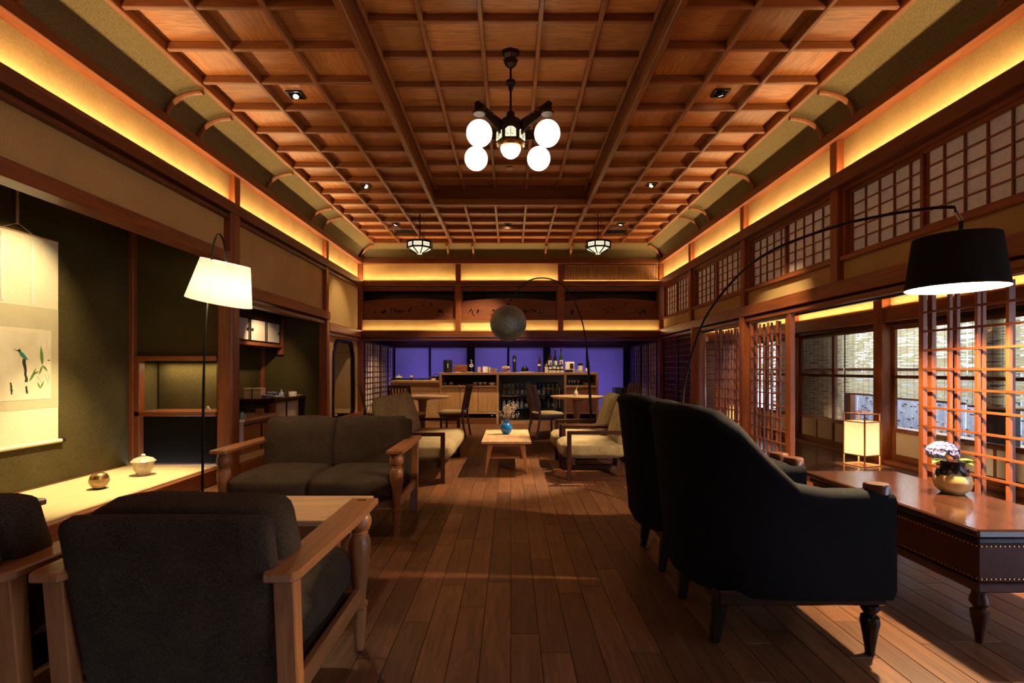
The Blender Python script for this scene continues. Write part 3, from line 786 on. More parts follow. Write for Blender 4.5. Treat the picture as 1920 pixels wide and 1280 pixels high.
for (a, b) in ((2.33, 3.42), (3.40, 4.47), (4.63, 5.60), (5.58, 6.54), (6.70, 7.70), (7.68, 8.64), (8.80, 9.78), (9.76, 10.74)):
    d = thing('window_%d' % nwin, kind='structure'); nwin += 1
    x0 = 4.83 if nwin % 2 else 4.87
    xr = (x0, x0 + 0.035)
    for p, q in ((a, a + 0.05), (b - 0.05, b)): box('stile', d, BEAM['z'], xr, (p, q), (0.045, 1.745), 0.003)
    for p, q in ((0.045, 0.125), (0.40, 0.455), (1.085, 1.125), (1.70, 1.745)): box('rail', d, BEAM['y'], xr, (a + 0.05, b - 0.05), (p, q), 0.003)
    box('mullion', d, BEAM['z'], xr, ((a + b) / 2 - 0.012, (a + b) / 2 + 0.012), (0.125, 0.40), 0.002)
    box('kick_panel', d, KICK, (x0 + 0.014, x0 + 0.022), (a + 0.05, b - 0.05), (0.125, 0.40), 0)
    box('pane', d, GLASS, (x0 + 0.016, x0 + 0.019), (a + 0.05, b - 0.05), (0.455, 1.085), 0)
    box('pane', d, GLASS, (x0 + 0.016, x0 + 0.019), (a + 0.05, b - 0.05), (1.125, 1.70), 0)

# outside: blinds, bamboo fence, neighbour's wall
out = tag(mk('ground_outside', [(4.93, -4, -0.25), (12, -4, -0.25), (12, 14, -0.25), (4.93, 14, -0.25)], [(0, 1, 2, 3)], GROUND), kind='structure')
nb = tag(box('neighbour_house', None, OUTW, (9.3, 9.5), (-3.0, 14.0), (-0.25, 2.4), 0), 'pale wall of the neighbouring house seen through the blinds', 'building')
box('window', nb, OUTD, (-0.14, -0.09), (0.3, 1.8), (0.25, 0.8), 0.004)
for zz in (-0.2, 0.55): box('ledge', nb, PALE['y'], (-0.15, -0.1), (-7.4, 7.4), (zz, zz + 0.06), 0.004)
fence = thing('bamboo_fence', (5.95, 5.0, -0.25), 0, 'pale weathered bamboo fence standing outside the corridor windows', 'fence')
fp = MB(); fn = MB(); RB = random.Random(3)
for i in range(300):
    y = -4.2 + i * 0.033; h = 1.45 + RB.uniform(-0.03, 0.03)
    fp.tube([(RB.uniform(-0.01, 0.01), y, 0), (RB.uniform(-0.012, 0.012), y, h)], 0.015, 5)
    z = RB.uniform(0.1, 0.4)
    while z < h:
        fn.tube([(0, y, z), (0, y, z + 0.012)], 0.019, 5); z += RB.uniform(0.28, 0.42)
tag(fp.build('canes', FENCE, fence), kind='stuff'); tag(fn.build('cane_nodes', STRING, fence), kind='stuff')
for zz in (0.35, 1.2): box('rail', fence, STRING, (0.02, 0.06), (-4.2, 5.7), (zz, zz + 0.05), 0.003)
box('garden_ledge', fence, PALE['y'], (-0.65, -0.35), (-4.2, 5.7), (0.58, 0.62), 0.004)
box('garden_ledge_base', fence, BEAM['y'], (-0.62, -0.38), (-4.2, 5.7), (0, 0.58), 0.004)
tag(box('outdoor_post', None, OUTD, (5.02, 5.16), (5.18, 5.42), (-0.25, 2.2), 0.004), 'black square post standing outside the corridor glass', 'post')
tag(box('wall_house_wing', None, BEAM['z'], (5.12, 5.2), (7.72, 9.76), (-0.25, 2.4), 0.004), kind='structure')
BL = [(2.35, 3.4, 0.80, BLIND1), (3.45, 4.5, 0.80, BLIND1), (4.55, 5.58, 0.80, BLIND1), (5.6, 6.6, 0.82, BLIND1), (6.62, 7.62, 0.84, BLIND1), (7.66, 8.7, 0.40, BLIND1), (8.74, 9.75, 0.40, BLIND1), (9.77, 10.8, 0.82, BLIND1)]
BLAB = ['long reed blind at the window beside the near lattice door', 'reed blind behind the near lattice door', 'reed blind just past the black outdoor post',
        'reed blind by the corridor post behind the paper lantern', 'half-lowered reed blind behind the paper lantern', 'fully lowered warm brown reed blind on the open stretch of corridor', 'fully lowered brown reed blind behind the lattice doors', 'half-lowered reed blind by the boarded corridor end']
for i, (a, b, z0, m) in enumerate(BL):
    t = thing('reed_blind', (4.985, (a + b) / 2, 1.80), 0, BLAB[i], 'blind', 'reed blinds along the corridor')
    box('reed_sheet', t, m, (-0.002, 0.002), (a - (a + b) / 2, b - (a + b) / 2), (z0 - 1.80, 0), 0)
    box('head_bar', t, PALE['y'], (-0.012, 0.012), (a - (a + b) / 2, b - (a + b) / 2), (-0.02, 0.02), 0.003)
    box('bottom_bar', t, PALE['y'], (-0.010, 0.010), (a - (a + b) / 2, b - (a + b) / 2), (z0 - 1.81, z0 - 1.785), 0.003)
    box('middle_bar', t, PALE['y'], (-0.009, 0.009), (a - (a + b) / 2, b - (a + b) / 2), (-0.62, -0.585), 0.003)
    c = MB()
    for q in range(9):
        y = (q - 4) * (b - a) / 9
        c.box((-0.004, -0.0025), (y - 0.0015, y + 0.0015), (z0 - 1.80, 0))
    c.build('cords', STRING, t)

# ------------------------------------------------------------------ far wall and bar recess
wb = thing('wall_back', kind='structure')
box('cove_panel', wb, COVEPL, (-3.2, 3.2), (10.5, 10.58), (2.95, 3.46), 0)
box('picture_rail', wb, BEAM['x'], (-3.12, 3.12), (10.42, 10.58), (2.895, 2.99), 0.004)
box('picture_rail', wb, BEAM['x'], (-3.12, 3.12), (10.44, 10.58), (2.855, 2.88), 0.003)
box('cove_panel', wb, COVEPL, (-3.2, 3.2), (10.5, 10.58), (1.96, 2.215), 0)
box('lintel', wb, BEAM['x'], (-3.12, 3.12), (10.42, 10.6), (1.845, 1.975), 0.005)
box('lintel_rail', wb, BEAM['x'], (-3.12, 3.12), (10.44, 10.58), (1.79, 1.825), 0.003)
for x in (-1.07, 1.02):
    box('post', wb, POST['z'], (x - 0.055, x + 0.055), (10.43, 10.58), (1.97, 3.35), 0.005)
bays = ((-3.06, -1.125), (-1.015, 0.965), (1.075, 3.04))
RC = random.Random(5)
for n, (a, b) in enumerate(bays):
    box('transom_rail', wb, BEAM['x'], (a, b), (10.45, 10.58), (2.20, 2.235), 0.003)
    box('transom_rail', wb, BEAM['x'], (a, b), (10.47, 10.58), (2.80, 2.855), 0.003)
    for xs in (a, b - 0.03): box('transom_stile', wb, BEAM['z'], (xs, xs + 0.03), (10.47, 10.58), (2.235, 2.80), 0.003)
    box('transom_back', wb, BLACKW['x'], (a, b), (10.72, 10.74), (2.1, 2.95), 0)
    pts = [(a + 0.03, 2.235), (b - 0.03, 2.235)]
    for i in range(13):
        t = i / 12; pts.append((b - 0.03 - (b - a - 0.06) * t, 2.60 + 0.055 * math.sin(PI * t)))
    board = MB().prism(pts, 10.51, 10.53, 'y').build('carved_board', BEAM['x'], wb)
    cv = MB()
    for g in range(5):
        gx = a + 0.2 + (b - a - 0.4) * (g + RC.uniform(0.1, 0.9)) / 5; gz = 2.33 + RC.uniform(0, 0.05) if g % 2 == 0 or RC.random() < 0.5 else 2.48
        for q in range(9 if gz < 2.4 else 3):
            an = RC.uniform(-0.2, PI + 0.2); L = RC.uniform(0.05, 0.11); w = RC.uniform(0.008, 0.015)
            cx = gx + RC.uniform(-0.12, 0.12); cz = gz + RC.uniform(-0.03, 0.05)
            d = Vector((math.cos(an), math.sin(an))); p = Vector((-d.y, d.x)); o = Vector((cx, cz))
            cv.prism([tuple(o), tuple(o + d * L * 0.5 + p * w), tuple(o + d * L), tuple(o + d * L * 0.5 - p * w)], 10.49, 10.55, 'y')
    # pierced carving: the leaves are cut right through the board
    cut = cv.build('cutter', BEAM['x'])
    md = board.modifiers.new('pierce', 'BOOLEAN'); md.object = cut; md.operation = 'DIFFERENCE'; md.solver = 'EXACT'; md.use_self = True
    bpy.context.view_layer.update()
    me2 = bpy.data.meshes.new_from_object(board.evaluated_get(bpy.context.evaluated_depsgraph_get()))
    board.modifiers.clear(); board.data = me2
    bpy.data.objects.remove(cut)
# slatted air grille in the right-hand bay
box('transom_back', wb, BLACKW['x'], (-3.4, 3.4), (10.76, 10.80), (2.1, 3.6), 0)
for s in (-1, 1): box('transom_back', wb, BLACKW['x'], sorted((s * 3.125, s * 3.2)), (10.58, 10.8), (1.9, 3.5), 0)
gr = box('air_grille', wb, BLACKW['x'], (1.085, 3.02), (10.485, 10.50), (3.0, 3.33), 0)
for i in range(62):
    x = -0.94 + i * 0.0308
    box('slat', gr, OAK['z'], (x - 0.008, x + 0.008), (-0.05, -0.012), (-0.145, 0.145), 0)
for za, zb in ((-0.165, -0.14), (0.14, 0.165)): box('grille_rail', gr, BATT['x'], (-0.965, 0.965), (-0.055, -0.01), (za, zb), 0.002)
# recess behind the bar
box('recess_ceiling', wb, DARKW['x'], (-3.2, 3.2), (10.58, 13.9), (2.12, 2.15), 0)
box('recess_head', wb, DARKW['x'], (-3.2, 3.2), (13.6, 13.75), (1.775, 2.12), 0)
box('recess_back', wb, BLACKW['x'], (-3.2, 3.2), (13.82, 13.86), (0, 2.12), 0)
cols = [(-3.10, -2.165), (-2.155, -1.15), (-0.98, -0.07), (-0.06, 0.89), (1.03, 2.03), (2.04, 3.03)]
for n, (a, b) in enumerate(cols):
    d = thing('door_%d' % (6 + n), kind='structure')
    y = 13.70 if n % 2 else 13.66
    p = box('sliding_panel', d, FUSUMA, (a, b), (y, y + 0.02), (0.0, 1.775), 0)
    for xs in (a, b - 0.022): box('edge_strip', d, BLACKW['z'], (xs, xs + 0.022), (y - 0.008, y + 0.02), (0.0, 1.775), 0.001)
    MB().lathe([(0, 0), (0.035, 0.001), (0.035, 0.006), (0, 0.006)], 14).build('finger_pull', BLACKP, d, ((b - 0.1) if n % 2 == 0 else a + 0.1, y, 0.9), (PI / 2, 0, 0))
for x in (-1.065, 0.96):
    box('recess_post', wb, BLACKW['z'], (x - 0.085, x + 0.07), (13.58, 13.72), (0, 1.80), 0.004)
for s in (-1, 1):
    box('recess_side', wb, BLACKW['z'], sorted((s * 3.12, s * 3.2)), (10.58, 13.85), (0, 2.12), 0)
    wn = thing('window_%d' % (12 if s < 0 else 13), kind='structure')
    for k in range(4):
        y0 = 10.62 + k * 0.66; xx = s * (3.065 if k % 2 else 3.045)
        if s > 0 and k > 2: continue
        shoji('p', wn, xx, y0, y0 + 0.67, 0.28, 1.775, 3, 12, -s, SHOJIW, BEAM, 0.035, 0.012)
        box('kick_board', wn, BEAM['y'], sorted((xx - 0.012, xx + 0.012)), (y0, y0 + 0.67), (0.0, 0.28), 0.003)

# wall behind the camera, with a low unseen opening sized for the daylight it lets in
wre = thing('wall_rear', kind='structure')
box('plaster_panel', wre, PLASTER, (-4.3, 4.95), (Y_REAR - 0.1, Y_REAR), (0.62, 4.06), 0)
box('plaster_panel', wre, PLASTER, (-4.3, -2.1), (Y_REAR - 0.1, Y_REAR), (0, 1.75), 0)
box('plaster_panel', wre, PLASTER, (-0.9, 4.95), (Y_REAR - 0.1, Y_REAR), (0, 1.75), 0)
box('sill', wre, POST['x'], (-2.1, -0.9), (Y_REAR - 0.1, Y_REAR), (0, 0.06), 0.004)
for x in (-2.1, -1.53, -0.96): box('post', wre, POST['z'], (x, x + 0.06), (Y_REAR - 0.09, Y_REAR - 0.01), (0.06, 0.62), 0.004)
tag(mk('ground_rear', [(-6, -8, -0.25), (6, -8, -0.25), (6, Y_REAR - 0.1, -0.25), (-6, Y_REAR - 0.1, -0.25)], [(0, 1, 2, 3)], GROUND), kind='structure')

# ------------------------------------------------------------------ upholstered oak seating near the camera
def turned_leg(h):
    k = h / 0.60
    return [(0.0, 0.0), (0.017, 0.0), (0.022, 0.10 * k), (0.026, 0.17 * k), (0.020, 0.175 * k), (0.029, 0.185 * k), (0.029, 0.20 * k), (0.021, 0.21 * k),
            (0.024, 0.25 * k), (0.031, 0.33 * k), (0.038, 0.41 * k), (0.040, 0.455 * k), (0.034, 0.485 * k), (0.026, 0.495 * k), (0.032, 0.50 * k),
            (0.026, 0.507 * k), (0.036, 0.515 * k), (0.042, 0.535 * k), (0.042, 0.56 * k), (0.034, 0.58 * k), (0.026, 0.592 * k), (0.026, 0.60 * k), (0.0, 0.60 * k)]

def oak_seat(name, W, n, label, cat, loc, rz, group, back_mat, seat_mat):
    """local: faces -Y; W = overall width; n seat cushions; depth -0.42..0.42"""
    t = thing(name, loc, rz, label, cat, group)
    hw_ = W / 2
    for s in (-1, 1):
        xa = s * (hw_ - 0.06)
        MB().lathe([(r * 1.2, z) for r, z in turned_leg(0.60)], 20).build('front_leg', CHAIRW['z'], t, (xa, -0.34, 0), smooth=True)
        leg = MB().prism([(0.30, 0.0), (0.345, 0.0), (0.40, 0.60), (0.345, 0.60)], -0.03, 0.03, 'x')
        leg.build('back_leg', CHAIRW['z'], t, (xa, 0, 0), bev=0.004)
        arm = MB().prism([(-0.058, -0.42), (0.062, -0.42), (0.066, -0.10), (0.052, 0.40), (0.040, 0.43), (-0.045, 0.43), (-0.052, 0.40), (-0.058, -0.10)] if s > 0 else
                         [(-0.062, -0.42), (0.058, -0.42), (0.058, -0.10), (0.052, 0.40), (0.045, 0.43), (-0.040, 0.43), (-0.052, 0.40), (-0.066, -0.10)], 0.60, 0.628, 'z')
        arm.build('armrest', CHAIRW['y'], t, (xa, 0, 0), bev=0.005)
        box('side_rail', t, CHAIRW['y'], (xa - 0.014, xa + 0.014), (-0.33, 0.32), (0.20, 0.27), 0.004)
        box('tenon', t, DARKW['y'], (xa - 0.018, xa + 0.018), (-0.385, -0.372), (0.6275, 0.6295), 0)
    box('front_rail', t, CHAIRW['x'], (-hw_ + 0.07, hw_ - 0.07), (-0.32, -0.295), (0.20, 0.26), 0.004)
    box('back_rail', t, CHAIRW['x'], (-hw_ + 0.07, hw_ - 0.07), (0.30, 0.325), (0.20, 0.26), 0.004)
    iw = W - 0.20
    box('seat_base', t, seat_mat, (-iw / 2, iw / 2), (-0.31, 0.30), (0.22, 0.26), 0.01)
    for i in range(n):
        a = -iw / 2 + iw * i / n; b = a + iw / n
        cushion('seat_cushion', t, seat_mat, (a + 0.003, b - 0.003), (-0.40, 0.20), (0.255, 0.43), 0.055, 0.022, seed=i + 1)
    # raked back: upholstered outer panel and loose cushions
    cushion('back_panel', t, back_mat, (-iw / 2 - 0.008, iw / 2 + 0.008), (-0.035, 0.035), (-0.30, 0.30), 0.03, 0.004, 8, (0, 0.345, 0.485), (-0.20, 0, 0), 0.001)
    for i in range(n):
        a = -iw / 2 + iw * i / n + 0.002; b = -iw / 2 + iw * (i + 1) / n - 0.002
        cushion('back_cushion', t, seat_mat, (a, b), (-0.085, 0.085), (-0.218, 0.218), 0.042, 0.016, 9, ((a + b) / 2, 0.245, 0.578), (-0.20, 0, 0), 0.010, seed=i + 5)
    return t

oak_seat('oak_armchair', 0.78, 1, 'oak armchair with turned front legs and dark woven back, by the aisle', 'armchair', (-0.98, 1.86, 0), PI, 'oak armchairs', BROWN, BROWN)
oak_seat('oak_armchair', 0.78, 1, 'oak armchair with dark woven back, on the alcove side of its twin', 'armchair', (-1.79, 1.86, 0), PI, 'oak armchairs', BROWN, BROWN)
oak_seat('oak_loveseat', 1.36, 2, 'dark brown two-seat sofa with wide oak arms and turned legs', 'sofa', (-1.44, 4.02, 0), 0, None, BROWN, BROWN)

# low pale table between them
t = thing('low_table', (-1.40, 2.88, 0), 0, 'pale wooden low table between the brown sofa and the oak armchairs', 'table')
for i in range(4):
    box('top_plank', t, PALE['x'], (-0.56, 0.56), (-0.26 + i * 0.13 + 0.0005, -0.13 + i * 0.13 - 0.0005), (0.395, 0.425), 0.003)
for sx in (-1, 1):
    for sy in (-1, 1):
        MB().prism([(-0.028, -0.028), (0.028, -0.028), (0.028, 0.028), (-0.028, 0.028)], 0, 0.395, 'z').build('leg', CHAIRW['z'], t, (sx * 0.47, sy * 0.19, 0), bev=0.004)
for sy in (-1, 1): box('apron', t, CHAIRW['x'], (-0.45, 0.45), (sy * 0.19 - 0.012, sy * 0.19 + 0.012), (0.33, 0.395), 0.003)

# ------------------------------------------------------------------ sled-frame beige seating in the middle
def sled_seat(name, W, ncush, label, cat, loc, rz, group):
    """local: faces -Y (front), width along X; arms are rectangular dark sled frames"""
    t = thing(name, loc, rz, label, cat, group)
    D0, D1 = -0.36, 0.34
    for s in (-1, 1):
        x0, x1 = sorted((s * W / 2, s * (W / 2 - 0.042)))
        box('armrest', t, DARKW['y'], (x0, x1), (D0, D1), (0.497, 0.535), 0.004)
        box('front_leg', t, DARKW['z'], (x0, x1), (D0, D0 + 0.045), (0.0, 0.497), 0.004)
        box('back_leg', t, DARKW['z'], (x0, x1), (D1 - 0.045, D1), (0.0, 0.497), 0.004)
        box('sled_runner', t, DARKW['y'], (x0, x1), (D0 + 0.045, D1 - 0.045), (0.0, 0.05), 0.004)
    iw = W - 0.09
    box('seat_rail', t, DARKW['x'], (-iw / 2, iw / 2), (D0 + 0.05, D0 + 0.09), (0.16, 0.235), 0.004)
    box('seat_rail', t, DARKW['x'], (-iw / 2, iw / 2), (D1 - 0.06, D1 - 0.02), (0.16, 0.235), 0.004)
    cushion('seat_cushion', t, BEIGE, (-iw / 2, iw / 2), (D0 - 0.06, D1 - 0.05), (0.235, 0.405), 0.07, 0.02, 9)
    for i in range(ncush):
        a = -iw / 2 + iw * i / ncush + 0.004; b = -iw / 2 + iw * (i + 1) / ncush - 0.004
        cushion('back_cushion', t, BEIGE, (a, b), (-0.075, 0.075), (-0.27, 0.27), 0.06, 0.018, 8, ((a + b) / 2, 0.30, 0.62), (-0.30, 0, 0), 0.004, seed=i)
    box('back_frame', t, DARKW['x'], (-iw / 2, iw / 2), (0.345, 0.375), (0.42, 0.46), 0.004)
    return t
sled_seat('beige_settee', 1.66, 3, 'beige tweed settee with dark rectangular arm frames and three back cushions', 'sofa', (-1.05, 6.19, 0), PI / 2, None)
sled_seat('beige_armchair', 0.63, 1, 'beige tweed armchair with dark sled frame, next to the black wing chairs', 'armchair', (0.97, 5.82, 0), -PI / 2, 'beige sled armchairs')
sled_seat('beige_armchair', 0.63, 1, 'beige tweed armchair with dark sled frame, on the round table side', 'armchair', (0.95, 6.53, 0), -PI / 2, 'beige sled armchairs')

# coffee table with splayed legs and lower shelf
t = thing('coffee_table', (-0.05, 6.42, 0), 0, 'small rectangular wooden coffee table with splayed legs holding a blue vase', 'table')
box('tabletop', t, PALE['y'], (-0.285, 0.285), (-0.60, 0.58), (0.35, 0.378), 0.004)
for sx in (-1, 1):
    for sy in (-0.52, 0.50):
        MB().prism([(sx * 0.232, 0.0), (sx * 0.247, 0.0), (sx * 0.215, 0.35), (sx * 0.150, 0.35)], sy - 0.02, sy + 0.02, 'y').build('leg', CHAIRW['z'], t, bev=0.003)
for sy in (-0.52, 0.50): box('cross_rail', t, CHAIRW['x'], (-0.17, 0.17), (sy - 0.012, sy + 0.012), (0.315, 0.35), 0.003)
box('lower_shelf', t, CHAIRW['y'], (-0.195, 0.195), (-0.49, 0.47), (0.165, 0.185), 0.003)

# blue vase and dried flowers
v = thing('blue_vase', (-0.055, 6.50, 0.378), 0, 'round glossy blue vase holding dried flowers on the coffee table', 'vase')
MB().lathe([(0.0, 0), (0.032, 0), (0.058, 0.022), (0.076, 0.062), (0.072, 0.098), (0.048, 0.128), (0.034, 0.14), (0.033, 0.165), (0.038, 0.178), (0.034, 0.178), (0.028, 0.16), (0.0, 0.15)], 28).build('body', BLUEC, v, smooth=True)
fl = thing('dried_flowers', (-0.055, 6.50, 0.53), 0, 'spray of pale dried flowers standing in the blue vase', 'flowers')
RF = random.Random(21); stems = MB(); heads = MB()
for i in range(26):
    a = RF.uniform(0, 2 * PI); sp = RF.uniform(0.02, 0.20); h = RF.uniform(0.12, 0.27) * (1.05 - sp)
    tip = Vector((math.cos(a) * sp, math.sin(a) * sp * 0.7, h)); mid = tip * 0.5 + Vector((0, 0, 0.03))
    stems.tube([(0, 0, -0.06), mid, tip], 0.0018, 4)
    for q in range(9):
        u = RF.uniform(0.45, 1.05); p = tip * u + Vector((RF.uniform(-1, 1), RF.uniform(-1, 1), RF.uniform(-1, 1))) * 0.02
        heads.ball(p, RF.uniform(0.004, 0.009), 5, 3)
tag(stems.build('stems', DRIED, fl), kind='stuff'); tag(heads.build('blossoms', DRIED, fl), kind='stuff')

# ------------------------------------------------------------------ black wing chairs and the leather-sided table
def wing_path():
    P = [(0.41, -0.345), (0.30, -0.35), (0.15, -0.352), (0.02, -0.35), (-0.10, -0.342), (-0.20, -0.315), (-0.275, -0.262), (-0.325, -0.19), (-0.352, -0.10), (-0.36, 0.0)]
    return P + [(x, -y) for x, y in reversed(P[:-1])]
def smooth01(t): t = max(0, min(1, t)); return t * t * (3 - 2 * t)
def wing_chair(label, loc):
    t = thing('wing_chair', loc, 0, label, 'armchair', 'black wing chairs')
    P = [Vector((p[0], p[1])) for p in wing_path()]; n = len(P)
    v = []; f = []; m = 0
    for i, p in enumerate(P):
        tn = (P[min(i + 1, n - 1)] - P[max(i - 1, 0)]).normalized(); nr = Vector((tn.y, -tn.x))
        if nr.dot(p - Vector((0.05, 0))) < 0: nr = -nr
        top = 0.70 + 0.345 * smooth01((0.09 - p.x) / 0.43)
        bk = smooth01((0.05 - p.x) / 0.38); th = 0.065 + 0.01 * bk
        prof = [(0.03, 0.155), (0.055, 0.30), (0.05, 0.5)]
        def off(z): return 0.035 + bk * abs(nr.x) * 0.085 * (max(z - 0.15, 0) / 0.9) ** 1.3
        ring = []
        for z in (0.245, 0.29, 0.40, 0.54, top - 0.07): ring.append((off(z) + (0.0 if z > 0.26 else -0.02), z))
        for k in range(7):
            a = PI * k / 6
            ring.append((off(top) - th + th * math.cos(a) * 1.05 + 0.0, top - 0.05 + 0.05 * math.sin(a)))
        for z in (top - 0.12, 0.54, 0.40, 0.30): ring.append((off(z) - 2 * th, z))
        m = len(ring)
        for o, z in ring: v.append((p.x + nr.x * o, p.y + nr.y * o, z))
    for i in range(n - 1):
        for k in range(m):
            f.append((i * m + k, i * m + (k + 1) % m, (i + 1) * m + (k + 1) % m, (i + 1) * m + k))
    f += [tuple(range(m)), tuple(range((n - 1) * m, n * m))[::-1]]
    b = MB().add(v, f); b.build('wrapped_back', VELVET, t, smooth=True, auto=1.2)
    cushion('seat_cushion', t, VELVET, (-0.27, 0.40), (-0.275, 0.275), (0.28, 0.46), 0.06, 0.025, 8)
    box('seat_frame', t, BLACKW['x'], (-0.30, 0.40), (-0.34, 0.34), (0.212, 0.275), 0.006)
    for s in (-1, 1):
        MB().lathe([(0.0, 0), (0.018, 0.0), (0.020, 0.02), (0.030, 0.07), (0.038, 0.10), (0.034, 0.118), (0.022, 0.124), (0.024, 0.128), (0.036, 0.142), (0.034, 0.155), (0.0, 0.158)], 18).xf(Matrix.Diagonal((1, 1, 1.36, 1))).build('front_leg', BLACKW['z'], t, (0.345, s * 0.315, 0), smooth=True)
        MB().prism([(-0.29, 0.0), (-0.255, 0.0), (-0.205, 0.22), (-0.275, 0.22)], -0.02, 0.02, 'y').build('back_leg', BLACKW['z'], t, (0, s * 0.215, 0), bev=0.004)
        MB().lathe([(0, -0.05), (0.050, -0.05), (0.050, 0.012), (0.044, 0.020), (0.0, 0.022)], 20).build('arm_cap', MIDW['x'], t, (0.372, s * 0.318, 0.700), smooth=True)
    return t
wing_chair('black velvet wing chair with turned front leg, away from the bar', (1.17, 2.475, 0))
wing_chair('black velvet wing chair on the bar side of its twin, cord at its foot', (1.17, 3.262, 0))

t = thing('leather_table', (2.30, 2.83, 0), 0, 'large dark polished table with nail-studded leather sides and turned legs', 'table')
TABTOP = wood('polished_table_top', (0.030, 0.011, 0.006), (0.060, 0.022, 0.011), 'y', rough=0.14, freq=20, vary=0.05, spec=0.8)
box('tabletop', t, TABTOP, (-0.30, 0.30), (-0.64, 0.64), (0.475, 0.512), 0.008)
box('top_moulding', t, BLACKW['y'], (-0.285, 0.285), (-0.625, 0.625), (0.445, 0.475), 0.006)
box('leather_side', t, LEATHER, (-0.27, 0.27), (-0.61, 0.61), (0.275, 0.445), 0.004)
box('base_moulding', t, DARKW['y'], (-0.285, 0.285), (-0.625, 0.625), (0.235, 0.275), 0.006)
nails = MB()
for z in (0.432, 0.290):
    for i in range(61):
        y = -0.6 + i * 0.02
        for s in (-1, 1): nails.ball((s * 0.271, y, z), 0.0045, 6, 4)
    for i in range(27):
        x = -0.26 + i * 0.02
        for s in (-1, 1): nails.ball((x, s * 0.611, z), 0.0045, 6, 4)
tag(nails.build('nail_heads', BRASS, t), kind='stuff')
for sx in (-1, 1):
    for sy in (-1, 1):
        MB().lathe([(0, 0), (0.014, 0), (0.017, 0.03), (0.032, 0.115), (0.034, 0.14), (0.022, 0.15), (0.024, 0.156), (0.038, 0.175), (0.034, 0.20), (0.028, 0.21), (0.030, 0.236), (0, 0.236)], 18).build('leg', DARKW['z'], t, (sx * 0.235, sy * 0.575, 0), smooth=True)

# hydrangea in a bronze-gold jug
v = thing('gilded_jug', (2.46, 2.85, 0.512), 0, 'squat dark and gold ceramic jug with hydrangea on the leather-sided table', 'vase')
MB().lathe([(0, 0), (0.050, 0), (0.080, 0.03), (0.090, 0.065), (0.083, 0.095), (0.066, 0.115), (0.056, 0.13), (0.052, 0.16), (0.058, 0.178), (0.05, 0.178), (0.045, 0.158), (0, 0.15)], 30).build('body', GOLD, v, smooth=True)
neck = MB().lathe([(0.0755, 0.106), (0.0672, 0.116), (0.0572, 0.131), (0.0532, 0.16), (0.0592, 0.180), (0.050, 0.180)], 30); neck.build('dark_glazed_neck', BLACKW['z'], v, smooth=True)
lug = MB()
for s in (-1, 1): lug.tube(bez([(s * 0.06, 0, 0.128), (s * 0.085, 0, 0.128), (s * 0.088, 0, 0.105), (s * 0.078, 0, 0.095)], 4), 0.007, 6)
lug.build('lugs', BLACKW['z'], v, smooth=True)
hy = thing('hydrangea', (2.46, 2.85, 0.66), 0, 'violet-blue hydrangea head with green leaves in the gilded jug', 'flower')
RH = random.Random(4); pt = MB()
for i in range(130):
    z = RH.uniform(-0.5, 1); a = RH.uniform(0, 2 * PI); rr = math.sqrt(max(0, 1 - z * z))
    c = Vector((-0.055 + 0.075 * rr * math.cos(a), 0.062 * rr * math.sin(a), 0.082 + 0.052 * z)); nn = (c - Vector((-0.055, 0, 0.06))).normalized()
    u = nn.orthogonal().normalized(); w = nn.cross(u); ph = RH.uniform(0, PI)
    for k in range(4):
        d = u * math.cos(ph + k * PI / 2) + w * math.sin(ph + k * PI / 2); e = nn.cross(d)
        pt.add([c, c + d * 0.009 + e * 0.007 + nn * 0.002, c + d * 0.015 + nn * 0.004, c + d * 0.009 - e * 0.007 + nn * 0.002], [(0, 1, 2, 3)])
tag(pt.build('petals', PETAL, hy), kind='stuff')
MB().tube([(0, 0, -0.03), (-0.02, 0, 0.02), (-0.05, 0, 0.07)], 0.004, 6).build('stem', GREENL, hy)
def leaf(c, d, L, W, name, parent, mat):
    c = Vector(c); d = Vector(d).normalized(); s = d.cross(Vector((0, 0, 1))).normalized()
    v = [c]; 
    for q in (0.25, 0.5, 0.75): 
        w = W * math.sin(PI * q) ; p = c + d * L * q - Vector((0, 0, 0.35 * L * q * q))
        v += [p + s * w + Vector((0, 0, w * 0.3)), p, p - s * w + Vector((0, 0, w * 0.3))]
    v.append(c + d * L - Vector((0, 0, 0.35 * L)))
    f = [(0, 1, 2), (0, 2, 3)] + [(1 + 3 * i + k, 4 + 3 * i + k, 5 + 3 * i + k, 2 + 3 * i + k) for i in range(2) for k in range(2)] + [(7, 10, 8), (8, 10, 9)]
    return mk(name, v, f, mat, parent, smooth=True)
leaf((0.0, -0.02, 0.03), (0.9, -0.5, 0.35), 0.10, 0.035, 'leaf', hy, GREENL)
leaf((0.0, -0.03, 0.02), (0.4, -0.9, 0.4), 0.08, 0.03, 'leaf', hy, GREENL)
leaf((-0.06, -0.02, 0.04), (-1, -0.3, 0.2), 0.10, 0.022, 'leaf', hy, GREENL)

